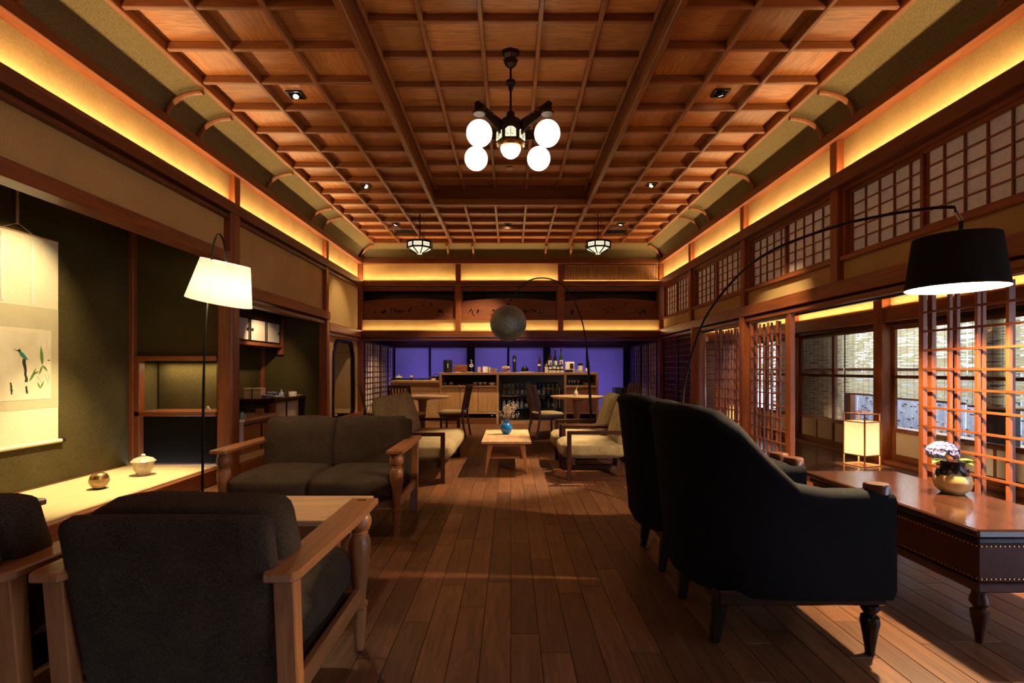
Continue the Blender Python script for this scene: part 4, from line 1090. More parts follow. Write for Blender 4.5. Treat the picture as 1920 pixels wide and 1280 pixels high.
# ------------------------------------------------------------------ lamps
# black arc lamp with drum shade
A0, A1 = Vector((1.40, 4.20, 0)), Vector((2.385, 2.75, 0))
prof = [(0.0, 0.03), (0.0, 0.55), (0.008, 0.95), (0.037, 1.21), (0.122, 1.585), (0.277, 1.881), (0.438, 2.032), (0.655, 2.10), (0.806, 2.108), (0.939, 2.092), (1.0, 2.07)]
t = thing('arc_floor_lamp', (A0.x, A0.y, 0), 0, 'tall black arc floor lamp with a black drum shade over the leather-sided table', 'lamp')
rel = A1 - A0
pts = bez([(rel.x * u, rel.y * u, z) for u, z in prof], 6)
MB().tube(pts, [0.012 if p.z < 1 else 0.009 for p in pts], 10).build('arc_pole', BLACKM, t, smooth=True)
MB().lathe([(0, 0), (0.17, 0), (0.17, 0.02), (0.02, 0.03), (0.02, 0.06), (0, 0.06)], 32).build('base', BLACKM, t, smooth=True)
sh = (rel.x - 0.03, rel.y - 0.0)
jt = MB().tube([(rel.x, rel.y, 2.07), (rel.x + 0.005, rel.y, 2.04)], 0.006, 6)
jt.build('hook', BLACKM, t)
MB().tube([(rel.x + 0.005, rel.y, 2.045), (rel.x + 0.035, rel.y, 2.0)], 0.010, 8).build('swivel', CHROME, t, smooth=True)
MB().tube([(rel.x + 0.035, rel.y, 1.995), (rel.x + 0.028, rel.y, 1.90)], 0.010, 8).build('socket', BLACKM, t, smooth=True)
cx, cy = rel.x + 0.005, rel.y
shp = MB().lathe([(0.222, 1.632), (0.188, 1.907)], 48, (cx, cy, 0))
shp.f = [f for f in shp.f if len(f) == 4]
shp.build('shade', fabric('black_shade_cloth', (0.010, 0.008, 0.006), (0.018, 0.014, 0.010), 300), t, smooth=True)
lin = MB().lathe([(0.2205, 1.633), (0.1865, 1.897), (0.0, 1.90)], 48, (cx, cy, 0))
lin.f = [f for f in lin.f if len(f) == 4]
lin.build('shade_lining', INSHADE, t, smooth=True)
MB().ball((cx, cy, 1.78), 0.045, 12, 8).build('bulb', BULB, t, smooth=True)
point('arc_lamp_light', (A0.x + cx, A0.y + cy, 1.715), 520, WARM2, 0.03)
# cord by the wing chair foot
cd = [(0.93, 3.62, 0.012), (0.90, 3.50, 0.05), (0.87, 3.42, 0.04), (0.89, 3.37, 0.012), (0.93, 3.40, 0.012), (0.95, 3.5, 0.012), (1.2, 4.0, 0.012), (1.38, 4.14, 0.015)]
cdo = [(p[0] - A0.x, p[1] - A0.y, p[2]) for p in cd]
MB().tube(bez(cdo, 6), 0.004, 6).build('power_cord', BLACKP, t, smooth=True)

# arc lamp with speckled openwork globe
G0 = Vector((1.32, 8.2, 0))
t = thing('globe_arc_lamp', tuple(G0), 0, 'black arc lamp carrying a speckled blue-grey globe in front of the bar', 'lamp')
def gp(px, py, Y=8.2): return ((px - 957.5) / 960 * Y - G0.x, 0, 1.2 - (py - 692) / 960 * Y)
arc = bez([(0.0, 0, 0.02), gp(1108, 770), gp(1104, 700), gp(1100, 650), gp(1092, 605), gp(1077, 565), gp(1058, 538), gp(1038, 525), gp(1015, 521), gp(992, 526), gp(972, 543), gp(956, 565)], 6)
MB().tube(arc, [0.022 if p.z < 1.35 else 0.011 for p in arc], 10).build('arc_pole', BLACKM, t, smooth=True)
MB().lathe([(0, 0), (0.18, 0), (0.18, 0.025), (0.03, 0.035), (0.02, 0.07), (0, 0.07)], 32).build('base', BLACKM, t, smooth=True)
gc = gp(953, 606)
GLOBM = speckle('speckled_globe', (0.010, 0.022, 0.028), (0.42, 0.56, 0.60), 120, 0.42, 0.9, 40, 0.2, 0.6)
GLOBM.node_tree.nodes['Principled BSDF'].inputs['Metallic'].default_value = 0.55
MB().ball(gc, 0.292, 40, 26).build('globe', GLOBM, t, smooth=True)
MB().lathe([(0, 0), (0.03, 0), (0.02, 0.04), (0.0, 0.045)], 14, (gc[0], gc[1], gc[2] + 0.285)).build('cap', BLACKM, t, smooth=True)

# white pleated floor lamp
t = thing('pleated_floor_lamp', (-1.985, 3.30, 0), 0, 'floor lamp with a tilted white pleated shade on a thin black pole', 'lamp')
def lp(px, py, Y=3.30): return ((px - 957.5) / 960 * Y + 1.985, 0, 1.2 - (py - 692) / 960 * Y)
pp = bez([(0, 0, 0.02), (0.0, 0, 0.6), lp(384, 640), lp(395, 500), lp(400, 462), lp(405, 445), lp(411, 439), lp(417, 446), lp(421, 462), lp(424, 490)], 6)
MB().tube(pp, [0.008 if p.z < 1.2 else 0.006 for p in pp], 8).build('pole', BLACKM, t, smooth=True)
MB().lathe([(0, 0), (0.14, 0), (0.14, 0.015), (0.015, 0.022), (0.01, 0.04), (0, 0.04)], 28).build('base', BLACKM, t, smooth=True)
ctr = lp(417, 531)
sh = MB().lathe([(0.192, -0.125), (0.142, 0.135)], 120, pleat=0.012)
sh.f = [f for f in sh.f if len(f) == 4]
SO = sh.build('shade', SHADEW, t, ctr, (0.10, math.radians(13), 0))
MB().ball((0, 0, 0.03), 0.03, 12, 8).build('bulb', BULB, t, ctr, smooth=True)
point('pleated_lamp_light', (-1.985 + ctr[0], 3.30, ctr[2] - 0.045), 26, WARM2, 0.025)

# chandelier
CX, CY = 0.0, 4.52
t = thing('chandelier', (CX, CY, ZP2), 0, 'dark bronze chandelier with five white globe lights hanging from the raised ceiling', 'chandelier')
MB().lathe([(0.0, 0.0), (0.092, 0.0), (0.088, -0.035), (0.062, -0.06), (0.050, -0.10), (0.022, -0.125), (0.0, -0.125)], 8).build('canopy', BRONZE, t)
MB().tube([(0, 0, -0.11), (0, 0, -0.53)], 0.010, 10).build('rod', BRONZE, t, smooth=True)
MB().lathe([(0, 0.055), (0.012, 0.05), (0.026, 0.035), (0.042, 0.025), (0.042, 0.0), (0.024, -0.02), (0.020, -0.05), (0, -0.055)], 12, (0, 0, -0.27)).build('collar', BRONZE, t, smooth=True)
z0 = -0.52
for (r, a, b) in ((0.040, 0.0, -0.05), (0.070, -0.05, -0.075), (0.108, -0.075, -0.10), (0.152, -0.10, -0.13)):
    MB().lathe([(r * 0.85, z0 + a), (r, z0 + b)], 6).build('crown_tier', BRONZE, t)
body = MB().lathe([(0.136, z0 - 0.125), (0.134, z0 - 0.29)], 6); body.build('lantern_body', BRONZE, t)
MB().lathe([(0.13, z0 - 0.285), (0.105, z0 - 0.30), (0.112, z0 - 0.315)], 24).build('bowl_rim', BRASS, t, smooth=True)
# fretted light panels on the hexagonal body: fan of curls in front of lit glass
for k in range(6):
    a = PI / 6 + k * PI / 3; M = Matrix.Rotation(a, 4, 'Z')
    pn = MB(); fan = [(-0.046, -0.045)]
    for i in range(9):
        an = PI - PI * i / 8; r = 0.046 + 0.004 * (i % 2); fan.append((r * math.cos(an), 0.0 + 0.042 * math.sin(an)))
    fan.append((0.046, -0.045))
    pn.prism(fan, 0.1160, 0.1200, 'x').xf(Matrix.Translation((0, 0, z0 - 0.215)) @ Matrix.Rotation(a, 4, 'Z'))
    pl = pn.build('glass_panel', PANEL, t)
    fr = MB()
    for s in (-1, 1):
        for r in (0.012, 0.022):
            c0 = Vector((0.1225, s * 0.022, -0.012 + (0.006 if r > 0.02 else 0)))
            fr.tube([c0 + Vector((0, r * math.cos(q * 0.55), r * math.sin(q * 0.55))) for q in range(10)], 0.0016, 4)
    fr.box((0.120, 0.124), (-0.0022, 0.0022), (-0.045, 0.045))
    fr.xf(Matrix.Translation((0, 0, z0 - 0.215)) @ Matrix.Rotation(a, 4, 'Z')); fr.build('fretwork', BRONZE, t)
MB().lathe([(0.0, -0.405), (0.035, -0.398), (0.066, -0.375), (0.086, -0.34), (0.092, -0.30), (0.0, -0.295)], 24, (0, 0, z0)).build('bowl', GLOBE, t, smooth=True)
for (gx, gy) in ((-0.262, -0.25), (0.305, -0.25), (-0.322, 0.26), (0.262, 0.26)):
    d = Vector((gx, gy, 0)); L = d.length; u = d.normalized(); ang = math.atan2(u.y, u.x)
    arm = MB().prism([(0.08, -0.60 - 0.17), (0.13, -0.60 - 0.14), (0.20, -0.60 - 0.10), (L - 0.02, -0.60 - 0.045), (L + 0.035, -0.60 - 0.045), (L + 0.04, -0.60 + 0.03), (L + 0.02, -0.60 + 0.045), (0.08, -0.60 - 0.04)], -0.012, 0.012, 'y')
    arm.xf(Matrix.Rotation(ang, 4, 'Z')); A = arm.build('arm', BRONZE, t)
    sl = MB()
    for q in range(4): sl.box((0.14 + q * 0.05, 0.175 + q * 0.05), (-0.0135, 0.0135), (-0.625 + q * 0.008, -0.617 + q * 0.008))
    sl.xf(Matrix.Rotation(ang, 4, 'Z')); sl.build('arm_inlay', BRASS, A)
    MB().lathe([(0, 0.02), (0.03, 0.015), (0.055, 0.0), (0.05, -0.015)], 16, (gx, gy, -0.80 + 0.155)).build('globe_fitter', BRONZE, t, smooth=True)
    MB().ball((gx, gy, -0.82 + 0.03 - 0.03), 0.108, 24, 16).build('globe', GLOBE, t, smooth=True)
# two small hanging lanterns
for (x, lab) in ((-1.485, 'faceted glass lantern hanging from the far ceiling on the alcove side'), (1.425, 'faceted glass lantern hanging before the slatted air grille')):
    Y = 8.36; zc = 3.20
    t = thing('hanging_lantern', (x, Y, ZP), 0, lab, 'lantern', 'hanging lanterns')
    z = zc - ZP
    MB().lathe([(0, 0), (0.09, 0), (0.09, -0.02), (0.03, -0.035), (0, -0.035)], 16).build('canopy', BLACKM, t)
    MB().tube([(0, 0, -0.03), (0, 0, z + 0.10)], 0.008, 6).build('rod', BLACKM, t)
    for k in range(4):
        a = k * PI / 2 + 0.4
        MB().tube([(0.07 * math.cos(a), 0.07 * math.sin(a), -0.02), (0.08 * math.cos(a), 0.08 * math.sin(a), z + 0.07)], 0.0025, 4).build('chain', BLACKM, t)
    pr = [(0.205, 0.065), (0.205, -0.025), (0.045, -0.115)]
    for k in range(8):
        a0 = PI / 8 + k * PI / 4; a1 = a0 + PI / 4
        def q(r, zz, a): return (r * math.cos(a), r * math.sin(a), z + zz)
        s_ = 0.97
        mk('upper_pane', [q(0.2 * s_, 0.06, a0), q(0.2 * s_, 0.06, a1), q(0.2 * s_, -0.025, a1), q(0.2 * s_, -0.025, a0)], [(0, 1, 2, 3)], PANEL2, t)
        mk('lower_pane', [q(0.2 * s_, -0.03, a0), q(0.2 * s_, -0.03, a1), q(0.04, -0.112, a1), q(0.04, -0.112, a0)], [(0, 1, 2, 3)], PANEL2, t)
        r_ = MB().bar(q(0.2, 0.065, a0), q(0.2, -0.03, a0), 0.022, 0.022).bar(q(0.2, -0.03, a0), q(0.042, -0.113, a0), 0.016, 0.016)
        r_.bar(q(0.2, 0.065, a0), q(0.2, 0.065, a1), 0.028, 0.028).bar(q(0.2, -0.028, a0), q(0.2, -0.028, a1), 0.024, 0.024)
        c0 = Vector(q(0.2, 0.018, a0)); c1 = Vector(q(0.2, 0.018, a1))
        for (u0, w0, u1, w1) in ((0.15, -0.02, 0.5, 0.02), (0.15, 0.02, 0.5, -0.02), (0.5, -0.02, 0.85, 0.02), (0.5, 0.02, 0.85, -0.02)):
            r_.bar(c0.lerp(c1, u0) + Vector((0, 0, w0)), c0.lerp(c1, u1) + Vector((0, 0, w1)), 0.003, 0.003)
        r_.build('glazing_bar', BLACKM, t)
    MB().lathe([(0, -0.125), (0.04, -0.12), (0.045, -0.108), (0, -0.105)], 12, (0, 0, z)).build('bottom_cap', PANEL2, t, smooth=True)
    MB().lathe([(0.19, 0.06), (0.19, 0.075), (0.0, 0.095)], 8, (0, 0, z)).build('lid', BLACKM, t)

# recessed downlights
DL = ['first coffer row beside the brown sofa', 'coffer above the black wing chairs', 'coffer over the beige settee', 'coffer over the beige armchairs',
      'middle coffer just past the raised ceiling', 'far coffer beside the bell-shaped opening', 'far coffer beside the dark lattice doors']
for i, (p, tg, w, ang) in enumerate(DOWN):
    t = thing('downlight', (p[0], p[1], ZP), 0, 'small square black downlight in the ' + DL[i], 'downlight', 'ceiling downlights')
    fr = MB()
    for (a, b, c, d) in ((-0.07, 0.07, -0.07, -0.05), (-0.07, 0.07, 0.05, 0.07), (-0.07, -0.05, -0.05, 0.05), (0.05, 0.07, -0.05, 0.05)): fr.box((a, b), (c, d), (-0.012, 0.0))
    fr.build('trim', BLACKM, t)
    box('back_plate', t, BLACKP, (-0.05, 0.05), (-0.05, 0.05), (-0.003, 0.0), 0)
    d = (Vector(tg) - Vector(p)).normalized(); qd = d.to_track_quat('-Z', 'Y').to_euler()
    MB().lathe([(0.032, -0.02), (0.035, 0.008), (0.0, 0.01)], 16).build('lamp_head', BLACKM, t, (0, 0, -0.008), qd, smooth=True)
    MB().lathe([(0.0, -0.0195), (0.024, -0.0195)], 16).build('lens', SPOTG, t, (0, 0, -0.010), qd)

# paper floor lantern in the corridor
def floor_lantern(loc, label, lit=1.0):
    t = thing('paper_lantern', loc, 0.35, label, 'lantern', 'paper floor lanterns')
    W = 0.135; H = 0.65
    for sx in (-1, 1):
        for sy in (-1, 1): box('frame_post', t, CHAIRW['z'], (sx * W - 0.007, sx * W + 0.007), (sy * W - 0.007, sy * W + 0.007), (0, H), 0.001)
    for z in (0.0, 0.13, 0.54, H - 0.012):
        for s in (-1, 1):
            box('frame_rail', t, CHAIRW['x'], (-W, W), (s * W - 0.006, s * W + 0.006), (z, z + 0.012), 0.001)
            box('frame_rail', t, CHAIRW['y'], (s * W - 0.006, s * W + 0.006), (-W, W), (z, z + 0.012), 0.001)
    for s in (-1, 1):
        box('paper_side', t, ANDON, (s * (W - 0.004) - 0.001, s * (W - 0.004) + 0.001), (-W + 0.006, W - 0.006), (0.14, 0.54), 0)
        box('paper_side', t, ANDON, (-W + 0.006, W - 0.006), (s * (W - 0.004) - 0.001, s * (W - 0.004) + 0.001), (0.14, 0.54), 0)
    MB().tube(bez([(-W, 0, H), (-0.06, 0, H + 0.03), (0.06, 0, H + 0.03), (W, 0, H)], 5), 0.006, 6).build('handle', CHAIRW['x'], t)
    point('lantern_light', (loc[0], loc[1], 0.27), 42 * lit, WARM2, 0.03)
    return t
floor_lantern((4.40, 6.42, 0), 'tall glowing paper floor lantern in a slim wooden frame on the open corridor floor')
floor_lantern((4.02, 9.1, 0), 'glowing paper floor lantern standing behind the far lattice door')

# ------------------------------------------------------------------ alcove ornaments
t = thing('hanging_scroll', (-4.115, 4.27, 0.55), 0, 'hanging scroll painting of a kingfisher and reeds on the olive alcove wall', 'scroll')
def rect(name, mat, y0, y1, z0, z1, x=0.0): return box(name, t, mat, (x - 0.001, x + 0.001), (y0, y1), (z0, z1), 0)
HW = 0.385
rect('silk_mount', SCROLLP, -HW, HW, 0.0, 1.80, 0.0)
rect('brocade_field', SCROLLB, -HW, HW, 0.31, 1.19, 0.0015)
rect('painting', SCROLLA, -0.31, 0.31, 0.42, 0.967, 0.003)
for z in (0.39, 0.967): rect('patterned_strip', SCROLLP, -0.31, 0.31, z, z + 0.03, 0.0032)
for y in (-0.13, 0.13):
    rect('hanging_ribbon', CERAM, y - 0.012, y + 0.012, 1.21, 1.77, 0.004)
MB().tube([(0, -HW - 0.045, 0), (0, HW + 0.045, 0)], 0.018, 12).build('roller', SCROLLP, t, smooth=True)
for s in (-1, 1): MB().tube([(0, s * (HW + 0.03), 0), (0, s * (HW + 0.06), 0)], 0.021, 12).build('roller_knob', BLACKW['y'], t, smooth=True)
MB().tube([(0, -HW, 1.80), (0, HW, 1.80)], 0.008, 8).build('top_rod', PALE['y'], t, smooth=True)
MB().tube([(0.005, -0.13, 1.805), (0.005, 0.0, 1.87), (0.005, 0.13, 1.805)], 0.003, 5).build('hanging_cord', PALE['y'], t)
box('hanger_bar', t, PALE['z'], (-0.006, 0.006), (-0.01, 0.01), (1.86, 2.25), 0.001)
def ink(name, mat, poly, x=0.0044):
    mk(name, [(x, p[0], 0.42 + (p[1] - 0.52) * 1.094) for p in poly], [tuple(range(len(poly)))], mat, t)
def blade(name, mat, base, tip, w, bend=0.0):
    b = Vector(base); e = Vector(tip); d = e - b; n_ = Vector((-d.y, d.x)).normalized(); L = d.length
    up = [b + d * q + n_ * (w * math.sin(PI * q ** 0.8) + bend * L * math.sin(PI * q)) for q in (0, .15, .35, .6, .8, 1)]
    dn = [b + d * q + n_ * (-w * math.sin(PI * q ** 0.8) + bend * L * math.sin(PI * q)) for q in (.8, .6, .35, .15)]
    ink(name, mat, [tuple(p) for p in up + dn])
ink('painted_bird', TEAL, [(0.005, 0.865), (0.025, 0.872), (0.055, 0.85), (0.085, 0.815), (0.095, 0.80), (0.075, 0.805), (0.045, 0.815), (0.02, 0.835)])
ink('painted_bird_head', INK, [(-0.045, 0.882), (0.0, 0.876), (0.018, 0.888), (0.028, 0.875), (0.015, 0.862), (-0.002, 0.868)])
for (y, z0, z1, w) in ((0.055, 0.63, 0.81, 0.016), (0.075, 0.54, 0.60, 0.010), (-0.06, 0.54, 0.63, 0.010)):
    RI = random.Random(int(y * 1000) + 99)
    poly = [(y + w * RI.uniform(-1.2, -0.4) + (z1 - z) * 0.12, z) for z in [z0 + (z1 - z0) * q / 6 for q in range(7)]]
    poly += [(y + w * RI.uniform(0.4, 1.2) + (z1 - z) * 0.12, z) for z in [z1 - (z1 - z0) * q / 6 for q in range(7)]]
    ink('painted_post', INK, poly)
for b, e, w, bd in (((0.225, 0.76), (0.21, 0.92), 0.016, 0), ((0.225, 0.76), (0.19, 0.68), 0.010, 0), ((0.225, 0.76), (0.275, 0.71), 0.010, 0.05), ((0.10, 0.635), (0.165, 0.745), 0.012, -0.05),
                    ((0.14, 0.69), (0.195, 0.715), 0.008, 0), ((0.205, 0.575), (0.175, 0.63), 0.008, 0), ((0.205, 0.575), (0.24, 0.64), 0.008, 0), ((0.27, 0.805), (0.305, 0.80), 0.006, 0)):
    blade('painted_leaf', LEAF, b, e, w, bd)
for b, e in (((0.23, 0.70), (0.28, 0.58)), ((0.26, 0.72), (0.29, 0.60)), ((0.16, 0.68), (0.21, 0.62))): blade('painted_stem', INK, b, e, 0.0016, 0.12)
for i in range(6): blade('painted_seal_mark', INK, (0.262 + 0.004 * (i % 2), 0.955 - i * 0.012), (0.270, 0.951 - i * 0.012), 0.0015)

t = thing('lidded_jar', (-3.58, 4.99, 0.168), 0, 'mottled cream ceramic jar with a domed lid on the alcove mat', 'jar')
MB().lathe([(0, 0), (0.05, 0), (0.052, 0.012), (0.058, 0.02), (0.082, 0.07), (0.090, 0.115), (0.088, 0.13), (0, 0.13)], 26).build('body', CREAMC, t, smooth=True)
ld = MB().lathe([(0.0, 0.13), (0.104, 0.132), (0.106, 0.138), (0.08, 0.165), (0.03, 0.182), (0.0, 0.184)], 26).build('lid', CREAMC, t, smooth=True)
MB().lathe([(0, 0.182), (0.012, 0.182), (0.02, 0.195), (0.012, 0.208), (0, 0.21)], 14).build('knob', CERAM, ld, smooth=True)
t = thing('gilt_incense_burner', (-3.56, 4.43, 0.168), 0, 'small round gilt incense burner with a pierced lid on the alcove mat', 'burner')
MB().lathe([(0, 0), (0.04, 0), (0.045, 0.012), (0.060, 0.03), (0.076, 0.065), (0.070, 0.09), (0, 0.09)], 24).build('bowl', GOLD, t, smooth=True)
MB().lathe([(0.070, 0.088), (0.062, 0.115), (0.04, 0.135), (0, 0.143)], 24, (0.0, 0, 0)).build('lid', BRASS, t, smooth=True)
MB().lathe([(0, 0), (0.05, 0), (0.045, 0.015), (0, 0.016)], 20).build('foot', BLACKW['z'], t, smooth=True)
tag(MB().prism([(-0.03, 0), (0.03, 0), (0.012, 0.035), (0.0, 0.045), (-0.012, 0.03)], -0.012, 0.012, 'y').build('paperweight', CERAM, None, (-3.42, 5.78, 0.738)), 'tiny pointed ornament on the lit alcove niche shelf', 'ornament')

# things on the writing shelf (top at z = 0.77)
ZS = 0.77
t = thing('wooden_box', (-3.76, 7.52, ZS), 0.05, 'pale tied wooden box on the dark writing shelf', 'box')
box('body', t, PALE['x'], (-0.12, 0.12), (-0.08, 0.08), (0, 0.13), 0.003)
box('lid', t, PALE['x'], (-0.122, 0.122), (-0.082, 0.082), (0.13, 0.155), 0.003)
box('ribbon', t, STRING, (-0.006, 0.006), (-0.085, 0.085), (0, 0.158), 0)
def bowl_prof(r, h): return [(0, 0), (r * 0.45, 0), (r * 0.5, h * 0.12), (r * 0.85, h * 0.5), (r, h), (r * 0.94, h), (r * 0.78, h * 0.5), (0, h * 0.2)]
def bowl(name, mat, loc, r, h, label, cat='bowl', group=None):
    return tag(MB().lathe(bowl_prof(r, h), 22).build(name, mat, None, loc, smooth=True), label, cat, group)
bowl('china_bowl', INDIGO, (-3.56, 7.50, ZS), 0.075, 0.055, 'blue and white china bowl at the front of the writing shelf')
bowl('china_bowl', INDIGO, (-3.60, 7.72, ZS), 0.085, 0.085, 'taller blue and white china bowl at the back of the writing shelf')
tag(MB().lathe([(0, 0), (0.04, 0), (0.045, 0.05), (0.03, 0.075), (0.014, 0.09), (0.014, 0.11), (0.022, 0.125), (0, 0.125)], 20).build('sake_flask', INDIGO, None, (-3.50, 7.82, ZS), smooth=True), 'small blue patterned flask on the writing shelf', 'flask')
bowl('white_dish', CERAM, (-3.47, 7.62, ZS), 0.075, 0.03, 'shallow white dish beside the patterned flask', 'dish')
tag(MB().lathe([(0, 0), (0.06, 0), (0.062, 0.06), (0.055, 0.075), (0, 0.078)], 20).build('white_tub', CERAM, None, (-3.47, 8.15, ZS), smooth=True), 'small round white lidded tub on the writing shelf', 'tub')
tag(box('folded_card', None, PALE['y'], (-3.50, -3.42), (8.28, 8.42), (ZS, ZS + 0.018), 0.002), 'small flat pale box near the end of the writing shelf', 'box')
tag(MB().prism([(-0.05, 0), (0.05, 0), (0.035, 0.05), (-0.02, 0.085), (-0.04, 0.05)], -0.008, 0.008, 'x').build('blue_card', plain('pale_blue_card', (0.25, 0.55, 0.62), 0.6), None, (-3.32, 6.35, 0.59)), 'pale blue folded card on the low chest', 'card')
tag(box('small_block', None, CHAIRW['z'], (-3.40, -3.32), (6.82, 6.90), (0.59, 0.67), 0.004), 'small square wooden block on the low chest', 'block')
tag(MB().lathe(bowl_prof(0.13, 0.05), 24).build('wide_plate', CERAM, None, (-3.22, 9.15, 0.335), smooth=True), 'wide pale plate on the ledge of the bell-shaped opening', 'plate')

# ------------------------------------------------------------------ round tables and slatted chairs
def round_table(loc, label):
    t = thing('round_table', loc, 0, label, 'table', 'round dining tables')
    MB().lathe([(0, 0.665), (0.44, 0.665), (0.49, 0.69), (0.49, 0.705), (0.485, 0.71), (0, 0.71)], 40).build('tabletop', PALE['x'], t, smooth=True, auto=0.5)
    MB().lathe([(0, 0.02), (0.045, 0.02), (0.05, 0.2), (0.07, 0.5), (0.085, 0.62), (0.16, 0.66), (0, 0.665)], 20).build('pedestal', CHAIRW['z'], t, smooth=True)
    MB().lathe([(0, 0), (0.24, 0), (0.24, 0.015), (0.06, 0.035), (0, 0.035)], 28).build('foot', CHAIRW['x'], t, smooth=True)
    return t
round_table((-1.62, 9.42, 0), 'round pale-topped pedestal table before the rattan-fronted counter')
round_table((1.22, 9.42, 0), 'round pale-topped pedestal table with a small white bottle on it')

def slat_chair(loc, rz, label):
    """faces local -Y"""
    t = thing('slat_back_chair', loc, rz, label, 'chair', 'slat-back dining chairs')
    cushion('seat', t, CREAM, (-0.22, 0.22), (-0.24, 0.19), (0.40, 0.455), 0.027, 0.012, 6)
    box('seat_frame', t, MIDW['x'], (-0.20, 0.20), (-0.21, 0.18), (0.36, 0.405), 0.004)
    for s in (-1, 1):
        MB().bar((s * 0.19, -0.19, 0), (s * 0.185, -0.18, 0.37), 0.034, 0.034).build('front_leg', MIDW['z'], t, bev=0.004)
        bl = bez([(s * 0.19, 0.265, 0), (s * 0.195, 0.205, 0.36), (s * 0.195, 0.225, 0.6), (s * 0.20, 0.295, 0.92)], 4)
        b_ = MB()
        for i in range(len(bl) - 1): b_.bar(bl[i], bl[i + 1] + (bl[i + 1] - bl[i]) * 0.05, 0.034, 0.030, (0, 1, 0))
        b_.build('back_leg', MIDW['z'], t)
    MB().prism([(-0.218, 0.275), (0.0, 0.315), (0.218, 0.275), (0.218, 0.30), (0.0, 0.34), (-0.218, 0.30)], 0.885, 0.935, 'z').build('top_rail', MIDW['x'], t, bev=0.004)
    box('lower_rail', t, MIDW['x'], (-0.18, 0.18), (0.198, 0.222), (0.47, 0.50), 0.003)
    for i in range(6):
        x = -0.15 + i * 0.06; y1 = 0.318 - abs(x) * 0.12
        sl = bez([(x, 0.21, 0.485), (x, 0.232, 0.65), (x, y1 - 0.012, 0.895)], 3); s_ = MB()
        for k in range(len(sl) - 1): s_.bar(sl[k], sl[k + 1] + (sl[k + 1] - sl[k]) * 0.05, 0.020, 0.014, (0, 1, 0))
        s_.build('slat', MIDW['z'], t)
    return t
slat_chair((-1.02, 9.20, 0), -PI / 2 - 0.15, 'slat-back chair facing the rattan counter table from the aisle')
slat_chair((-1.76, 8.78, 0), PI - 0.35, 'slat-back chair with its back to the beige settee')
slat_chair((-2.42, 9.25, 0), PI / 2 + 0.35, 'slat-back chair between the paper screens and the rattan counter table')
slat_chair((0.62, 8.95, 0), PI / 2 + 0.35, 'slat-back chair with glossy slats at the small white bottle table')
slat_chair((2.05, 9.55, 0), -PI / 2 + 0.25, 'slat-back chair beside the black speaker')
bt = thing('white_bottle', (1.19, 9.33, 0.71), 0, 'small white bottle with a tilted stopper on the round table', 'bottle')
MB().lathe([(0, 0), (0.036, 0), (0.038, 0.055), (0.028, 0.085), (0.014, 0.10), (0.013, 0.12), (0, 0.12)], 18).build('body', CERAM, bt, smooth=True)
MB().tube([(0, 0, 0.115), (0.03, 0, 0.175)], 0.007, 8).build('stopper', CERAM, bt, smooth=True)
sp = thing('speaker', (2.42, 11.2, 0), 0, 'black loudspeaker cabinet standing beyond the white bottle table', 'speaker')
box('cabinet', sp, BLACKP, (-0.17, 0.17), (-0.16, 0.16), (0.0, 0.80), 0.01)
MB().lathe([(0, 0.0), (0.11, 0.0), (0.12, 0.012), (0.0, 0.012)], 24).build('woofer', BLACKM, sp, (0, -0.16, 0.55), (PI / 2, 0, 0), smooth=True)
MB().lathe([(0, 0.0), (0.045, 0.0), (0.05, 0.01), (0.0, 0.01)], 20).build('tweeter', BLACKM, sp, (0, -0.16, 0.72), (PI / 2, 0, 0), smooth=True)

# ------------------------------------------------------------------ bar
YB = 11.2
t = thing('rattan_counter', (-2.08, YB, 0), 0, 'lower light oak counter with a woven rattan front', 'counter')
box('countertop', t, OAK['x'], (-0.55, 0.52), (0.0, 0.55), (0.90, 0.955), 0.005)
box('front', t, OAK['x'], (-0.53, 0.52), (0.02, 0.5), (0.0, 0.90), 0.003)
for i in range(26):
    box('woven_strip', t, WICKER, (-0.52, 0.51), (0.010, 0.02), (0.06 + i * 0.0285, 0.083 + i * 0.0285), 0.003)
tag(box('preparation_bench', None, BLACKW['x'], (-2.75, -1.58), (11.78, 12.25), (0.0, 0.985), 0.006), 'black low bench standing behind the rattan counter', 'bench')

t = thing('bar_cabinet', (-0.91, YB, 0), 0, 'light oak bar cabinet with an open crockery shelf above slatted doors', 'cabinet')
box('top_board', t, OAK['x'], (-0.65, 0.65), (0.0, 0.5), (1.075, 1.13), 0.004)
for xs in (-0.65, 0.60): box('side', t, OAK['z'], (xs, xs + 0.05), (0.0, 0.5), (0.0, 1.075), 0.003)
box('back', t, BLACKW['x'], (-0.60, 0.60), (0.46, 0.48), (0.1, 1.075), 0)
box('shelf', t, OAK['x'], (-0.60, 0.60), (0.0, 0.46), (0.80, 0.84), 0.003)
box('bottom_board', t, OAK['x'], (-0.60, 0.60), (0.0, 0.46), (0.225, 0.25), 0.003)
box('plinth', t, BEAM['x'], (-0.60, 0.60), (0.03, 0.46), (0.0, 0.13), 0.003)
for k in range(3):
    d = box('door', t, OAK['z'], (-0.598 + k * 0.4, -0.204 + k * 0.4), (0.008, 0.03), (0.255, 0.795), 0.003)
    for q in range(13): box('slat', d, OAK['z'], (-0.185 + q * 0.029, -0.163 + q * 0.029), (-0.017, -0.010), (-0.26, 0.26), 0.002)
t = thing('bar_side_cabinet', (1.545, YB, 0), 0, 'narrow light oak bar cabinet with glassware on its open shelf', 'cabinet')
box('top_board', t, OAK['x'], (-0.375, 0.375), (0.0, 0.5), (1.075, 1.13), 0.004)
for xs in (-0.375, 0.325): box('side', t, OAK['z'], (xs, xs + 0.05), (0.0, 0.5), (0.0, 1.075), 0.003)
box('back', t, BLACKW['x'], (-0.325, 0.325), (0.46, 0.48), (0.1, 1.075), 0)
